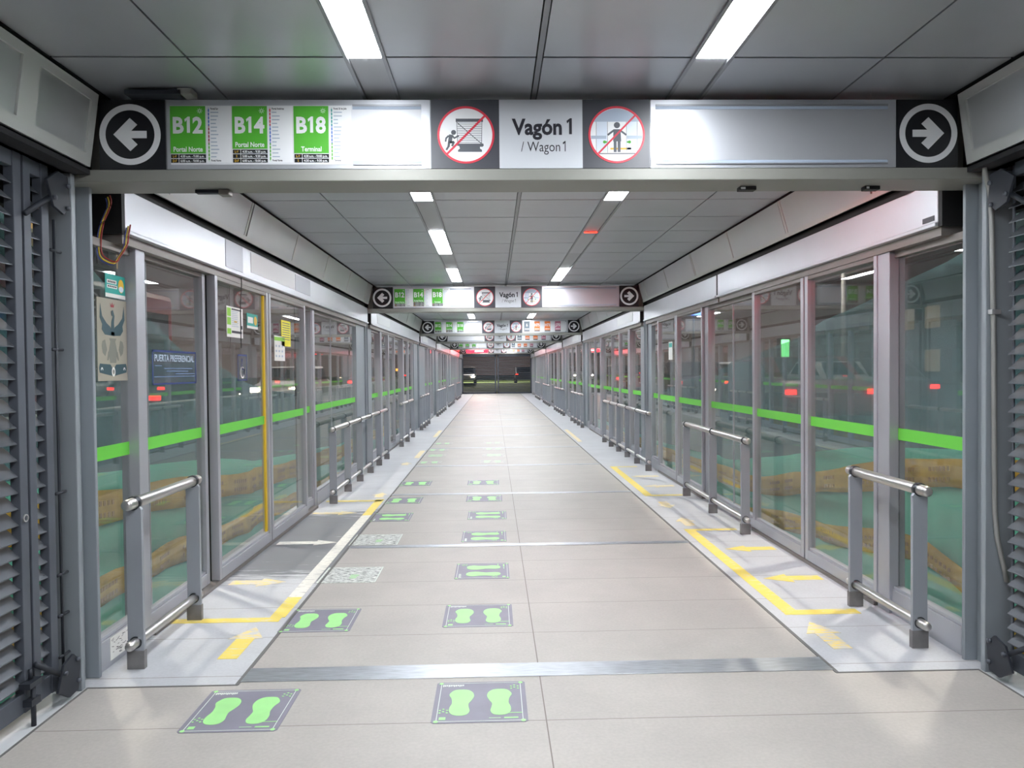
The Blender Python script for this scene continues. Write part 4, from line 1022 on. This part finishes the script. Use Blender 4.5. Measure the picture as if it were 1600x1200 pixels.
def tape(s, pts, wd, label, y0, y1):
    mb = MB(); vs = []; fs = []; n = 70
    for i in range(n + 1):
        y = y0 + (y1 - y0) * i / n; z = interp(pts, y); w_ = wd * (1 + .12 * math.sin(y * 3.1 + s))
        for q in (-.5, -.17, .17, .5): vs.append((s * (3.14 + wave(y, z, s) + .01 * math.sin(9 * y + q * 5)), y, z + q * w_))
    for i in range(n):
        for j in range(3): a = i * 4 + j; fs.append((a, a + 1, a + 5, a + 4))
    mb.add(vs, fs, 'tape', True); o = mb.build('caution_tape'); sd = o.modifiers.new('thick', 'SOLIDIFY'); sd.thickness = .002
    tag(o, label, 'caution tape', 'yellow caution tape along the netting')
    g = MB(); k = 0; y = y0 + .15
    while y < min(y1 - .2, y0 + 7):
        z = interp(pts, y); x = s * (3.128 + wave(y, z, s))
        for q in range(6): 
            yy = y + q * .05; zz = interp(pts, yy); xx = s * (3.105 + wave(yy, zz, s))
            for dz in (-.28, .06): g.box(xx, xx + s * .003, yy, yy + .03, zz + wd * dz, zz + wd * (dz + .14), 'tapeink')
        y += .55
    po = g.build('tape_print', o)
netting(-1, [(3.3, 2.9), (4.9, 2.5), (6.4, 2.07), (7.43, 1.71), (9, 1.45), (12, 1.1), (23, .8)], 'teal construction netting behind the left doors, sloping down along the platform')
netting(1, [(3.3, 2.85), (5.2, 2.45), (6.04, 2.29), (7.2, 2.07), (8.4, 1.89), (10.65, 1.6), (15, 1.1), (23, .8)], 'teal construction netting behind the right doors, highest by the near column')
tarpaulin(-1, [(3.3, 1.05), (5.5, .86), (7.5, .72), (9, .5), (14, .2), (23, .1)], 'bright teal tarpaulin with yellow tape low behind the left doors')
tarpaulin(1, [(3.3, 1.12), (5.2, .98), (6.5, .86), (8, .62), (10, .3), (14, .1), (23, 0)], 'bright teal tarpaulin with drooping yellow tape low behind the right doors')
tape(-1, [(3.3, .78), (5.5, .60), (7.45, .42), (8.8, .28), (14, .05), (22, 0)], .26, 'upper yellow caution tape on the left netting', 3.4, 22)
tape(-1, [(3.3, .06), (5.5, .01), (7.1, -.09), (8.96, -.19), (14, -.4), (22, -.5)], .22, 'lower yellow caution tape on the left netting', 3.4, 22)
tape(1, [(3.3, .95), (5.2, .81), (6.04, .68), (6.8, .51), (7.9, .31), (8.9, .11), (14, -.1), (22, -.2)], .24, 'upper yellow caution tape on the right netting', 3.4, 22)
tape(1, [(3.3, -.35), (4.6, -.05), (5.2, .06), (5.6, .14), (6.04, .08), (6.7, -.02), (7.4, -.1), (10, -.4), (22, -.6)], .20, 'lower yellow caution tape drooping on the right netting', 3.4, 22)

struct(MB().box(-4.2, 4.8, -20, 51, -1.2, -1.0, 'asphalt').box(-90, -4.2, -20, 51, -1.2, .35, 'asphalt').box(4.8, 90, -20, 51, -1.2, .35, 'asphalt').build('ground'))
struct(MB().prism([(49.5, -1.0), (51, -.75), (58, .2), (62, .4), (160, .4), (160, -1.2), (49.5, -1.2)], lambda a, b, d: (d, a, b), -90, 90, 'grassland').build('lawn'))
for s in (-1, 1):
    o = struct(MB().box(s * 2.45, s * 2.62, Y0, Y1, -1.0, -.12, 'concrete').build('wall_%s_plinth' % SIDE[s]))
def barrier(s, u, y0, y1, zt, label):
    b = MB(); T = lambda a, z, d: (s * (u + a), d, z)
    b.prism([(-.28, -1.0), (.28, -1.0), (.28, -.9), (.12, -.55), (.08, zt), (-.08, zt), (-.12, -.55), (-.28, -.9)], T, y0, y1, 'concrete')
    o = b.build('concrete_barrier', bevel=.015); tag(o, label, 'barrier')
barrier(-1, 3.85, 2.0, 30, 1.28, 'tall pale concrete barrier wall beyond the left netting')
barrier(1, 4.4, 4.0, 40, .5, 'low concrete barrier beyond the right netting')

# ------------------------------------------------------------------ outside: vehicles, added lamps, buildings
def car(x, y, rz, paintm, label, z=.35):
    t = tag(empty('car', (x, y, z)), label, 'car', 'cars in the traffic lanes'); t.rotation_euler = (0, 0, rz)
    def bl(mb, name, bev=0): o = mb.build(name, bevel=bev); o.parent = t; return o
    T = lambda a, z, d: (d, a, z)
    b = MB(); prof = [(-2.1, .35), (2.1, .35), (2.15, .62), (2.0, .80), (1.15, .92), (.55, 1.42), (-.95, 1.45), (-1.65, 1.0), (-2.1, .92)]
    b.prism(prof, T, -.86, .86, paintm); bl(b, 'body', .08)
    g = MB(); side = [(.98, .95), (.50, 1.36), (-.90, 1.38), (-1.45, .98)]
    g.prism(side, T, -.872, .872, 'carglass'); g.add([(-.7, 1.13, .97), (.7, 1.13, .97), (.62, .60, 1.40), (-.62, .60, 1.40)], [(0, 1, 2, 3)], 'carglass')
    g.add([(-.7, -1.66, 1.02), (.7, -1.66, 1.02), (.62, -1.0, 1.43), (-.62, -1.0, 1.43)], [(0, 1, 2, 3)], 'carglass'); bl(g, 'windows')
    for sx_ in (-1, 1):
        for yy in (-1.3, 1.3):
            w_ = MB().tube([(sx_ * .70, yy, .32), (sx_ * .89, yy, .32)], .32, 'tyre', 18); bl(w_, 'wheel')
        bl(MB().box(sx_ * .55, sx_ * .82, 2.06, 2.16, .60, .74, 'head'), 'headlight'); bl(MB().box(sx_ * .66, sx_ * .84, -2.15, -2.06, .75, .84, 'tail'), 'taillight')
for a in ((5.9, 15.0, 0, 'carred', 'red car with lit tail lamps beyond the right doors'),
          (8.6, 17.5, 0, 'cargrey', 'grey car in the outer lane beyond the right doors'),
          (8.8, 25.0, math.pi, 'carwhite', 'white car with headlights on, far outside the right glass'),
          (6.2, 24.0, 0, 'cardark', 'dark car ahead of the red car on the right'),
          (6.4, 36.0, 0, 'carred', 'distant red car on the right road'),
          (-7.2, 15.5, 0, 'cargrey', 'grey car with tail lamps beyond the left doors'),
          (-7.4, 26.0, math.pi, 'carwhite', 'white car with headlights coming along the left road'),
          (-5.6, 33.0, 0, 'carred', 'distant red car on the left road'),
          (-2.6, 62.0, math.pi, 'carwhite', 'car with glaring headlights behind the far left shutter', .4),
          (2.6, 66.0, 0, 'cardark', 'car with red tail lamps behind the far right shutter', .4)): car(*a)
def bus(x, y, label):
    z0 = 1.35
    t = tag(empty('bus', (x, y, .35)), label, 'bus')
    b = MB().box(x - 1.25, x + 1.25, y - 9, y + 9, -.65 + z0, 2.2 + z0, 'busred'); b.build('body', t, bevel=.15)
    w_ = MB()
    for k in range(10): 
        for sx_ in (-1, 1): w_.box(x + sx_ * 1.24, x + sx_ * 1.262, y - 8.6 + k * 1.75, y - 7.1 + k * 1.75, .55 + z0, 1.7 + z0, 'carglass')
    w_.build('windows', t)
    MB().box(x + 1.255, x + 1.268, y - 8.9, y + 8.9, .18 + z0, .30 + z0, 'amber').build('yellow_line', t)
    for yy in (y - 6, y + 1, y + 6.5):
        for sx_ in (-1, 1): MB().tube([(x + sx_ * .95, yy, -.52 + z0), (x + sx_ * 1.27, yy, -.52 + z0)], .48, 'tyre', 20).build('wheel', t)
bus(-9.6, 9.6, 'long red articulated bus with dark windows beyond the left barrier')
def added_street_lamp(x, y, arm, label, power=420):  # unseen lamps added to light the netting, barrier and grass
    t = tag(empty('added_street_lamp', (x, y, .35)), label, 'street lamp', 'street lamps added along the road')
    MB().tube([(x, y, .35), (x, y, 3), (x, y, 7.2)], [.09, .075, .055], 'pipe', 10).build('pole', t)
    MB().tube([(x, y, 7.2), (x + arm * .5, y, 7.55), (x + arm * 1.4, y, 7.65)], .035, 'pipe', 8).build('arm', t)
    MB().box(x + arm * 1.3, x + arm * 1.9, y - .12, y + .12, 7.58, 7.72, 'pipe').build('lamp_head', t, bevel=.03)
    MB().box(x + arm * 1.36, x + arm * 1.84, y - .09, y + .09, 7.56, 7.579, 'sodium').build('lens', t)
    ld = bpy.data.lights.new('added_lamp_light', 'AREA'); ld.energy = power; ld.color = (1, .92, .82); ld.size = .3
    lo = bpy.data.objects.new('added_lamp_light', ld); C.objects.link(lo); lo.parent = t; lo.location = (arm * 1.6, 0, 7.19)
added_street_lamp(-6.4, 7.5, 1, 'added street lamp outside the first left doors', 380)
added_street_lamp(-6.4, 24, 1, 'added street lamp farther along the left road')
added_street_lamp(6.6, 7.0, -1, 'added street lamp outside the nearest right doors')
added_street_lamp(10.6, 22, -1, 'added street lamp farther along the right road')
added_street_lamp(-3.4, 72, 1, 'added street lamp behind the far left shutter', 2500)
def building(x, y, w_, d, h, facade, label, face):
    """face: +1 the street front looks towards +x, -1 towards -x"""
    t = tag(empty('street_building', (x, y, .35)), label, 'building', 'night buildings across the roads')
    MB().box(x - w_ / 2, x + w_ / 2, y - d / 2, y + d / 2, .35, h, facade).build('body', t)
    MB().box(x - w_ / 2 - .2, x + w_ / 2 + .2, y - d / 2 - .2, y + d / 2 + .2, h, h + .4, facade).build('roof_parapet', t)
    rnd = random.Random(int(x * 7 + y)); fx = x + face * w_ / 2
    nz = int((h - 1) // 3); ny = int(d // 3)
    for j in range(nz):
        for k in range(ny):
            yy = y - d / 2 + 1 + k * 3; zz = 1.2 + j * 3
            f = MB().box(fx, fx + face * .08, yy, yy + 1.6, zz, zz + 1.5, 'winlit' if rnd.random() < .18 else 'windark'); f.build('window', t)
    return t
building(-34, 22, 10, 22, 11, 'facade', 'brown building with lit windows across the left road', 1)
building(-36, 50, 10, 24, 16, 'facadegrey', 'grey tower with lit windows farther along the left road', 1)
building(36, 24, 10, 24, 12, 'facadegrey', 'grey building with lit windows across the right road', -1)
building(35, 54, 10, 26, 9, 'facade', 'brown building farther along the right road', -1)
def shop_sign(x, y, z, w_, h, mt, label):
    t = tag(empty('lit_sign', (x, y, .35)), label, 'lit sign'); MB().box(x, x + w_, y, y + .2, z, z + h, 'louvredark').build('box', t)
    MB().box(x + .04, x + w_ - .04, y - .03, y, z + .04, z + h - .04, mt).build('face', t)
    MB().tube([(x + w_ / 2, y + .1, .35), (x + w_ / 2, y + .1, z)], .07, 'pipe', 8).build('pole', t)
shop_sign(3.3, 60, 1.55, .3, .3, 'shoporange', 'small orange lit sign behind the far right shutter')
shop_sign(10.5, 40, 4.5, 1.0, .6, 'shopblue', 'blue lit sign on a pole far across the right road')
shop_sign(7.2, 18.5, 1.75, .28, .6, 'shopgreen', 'small green lit sign on a pole beyond the nearest right doors')
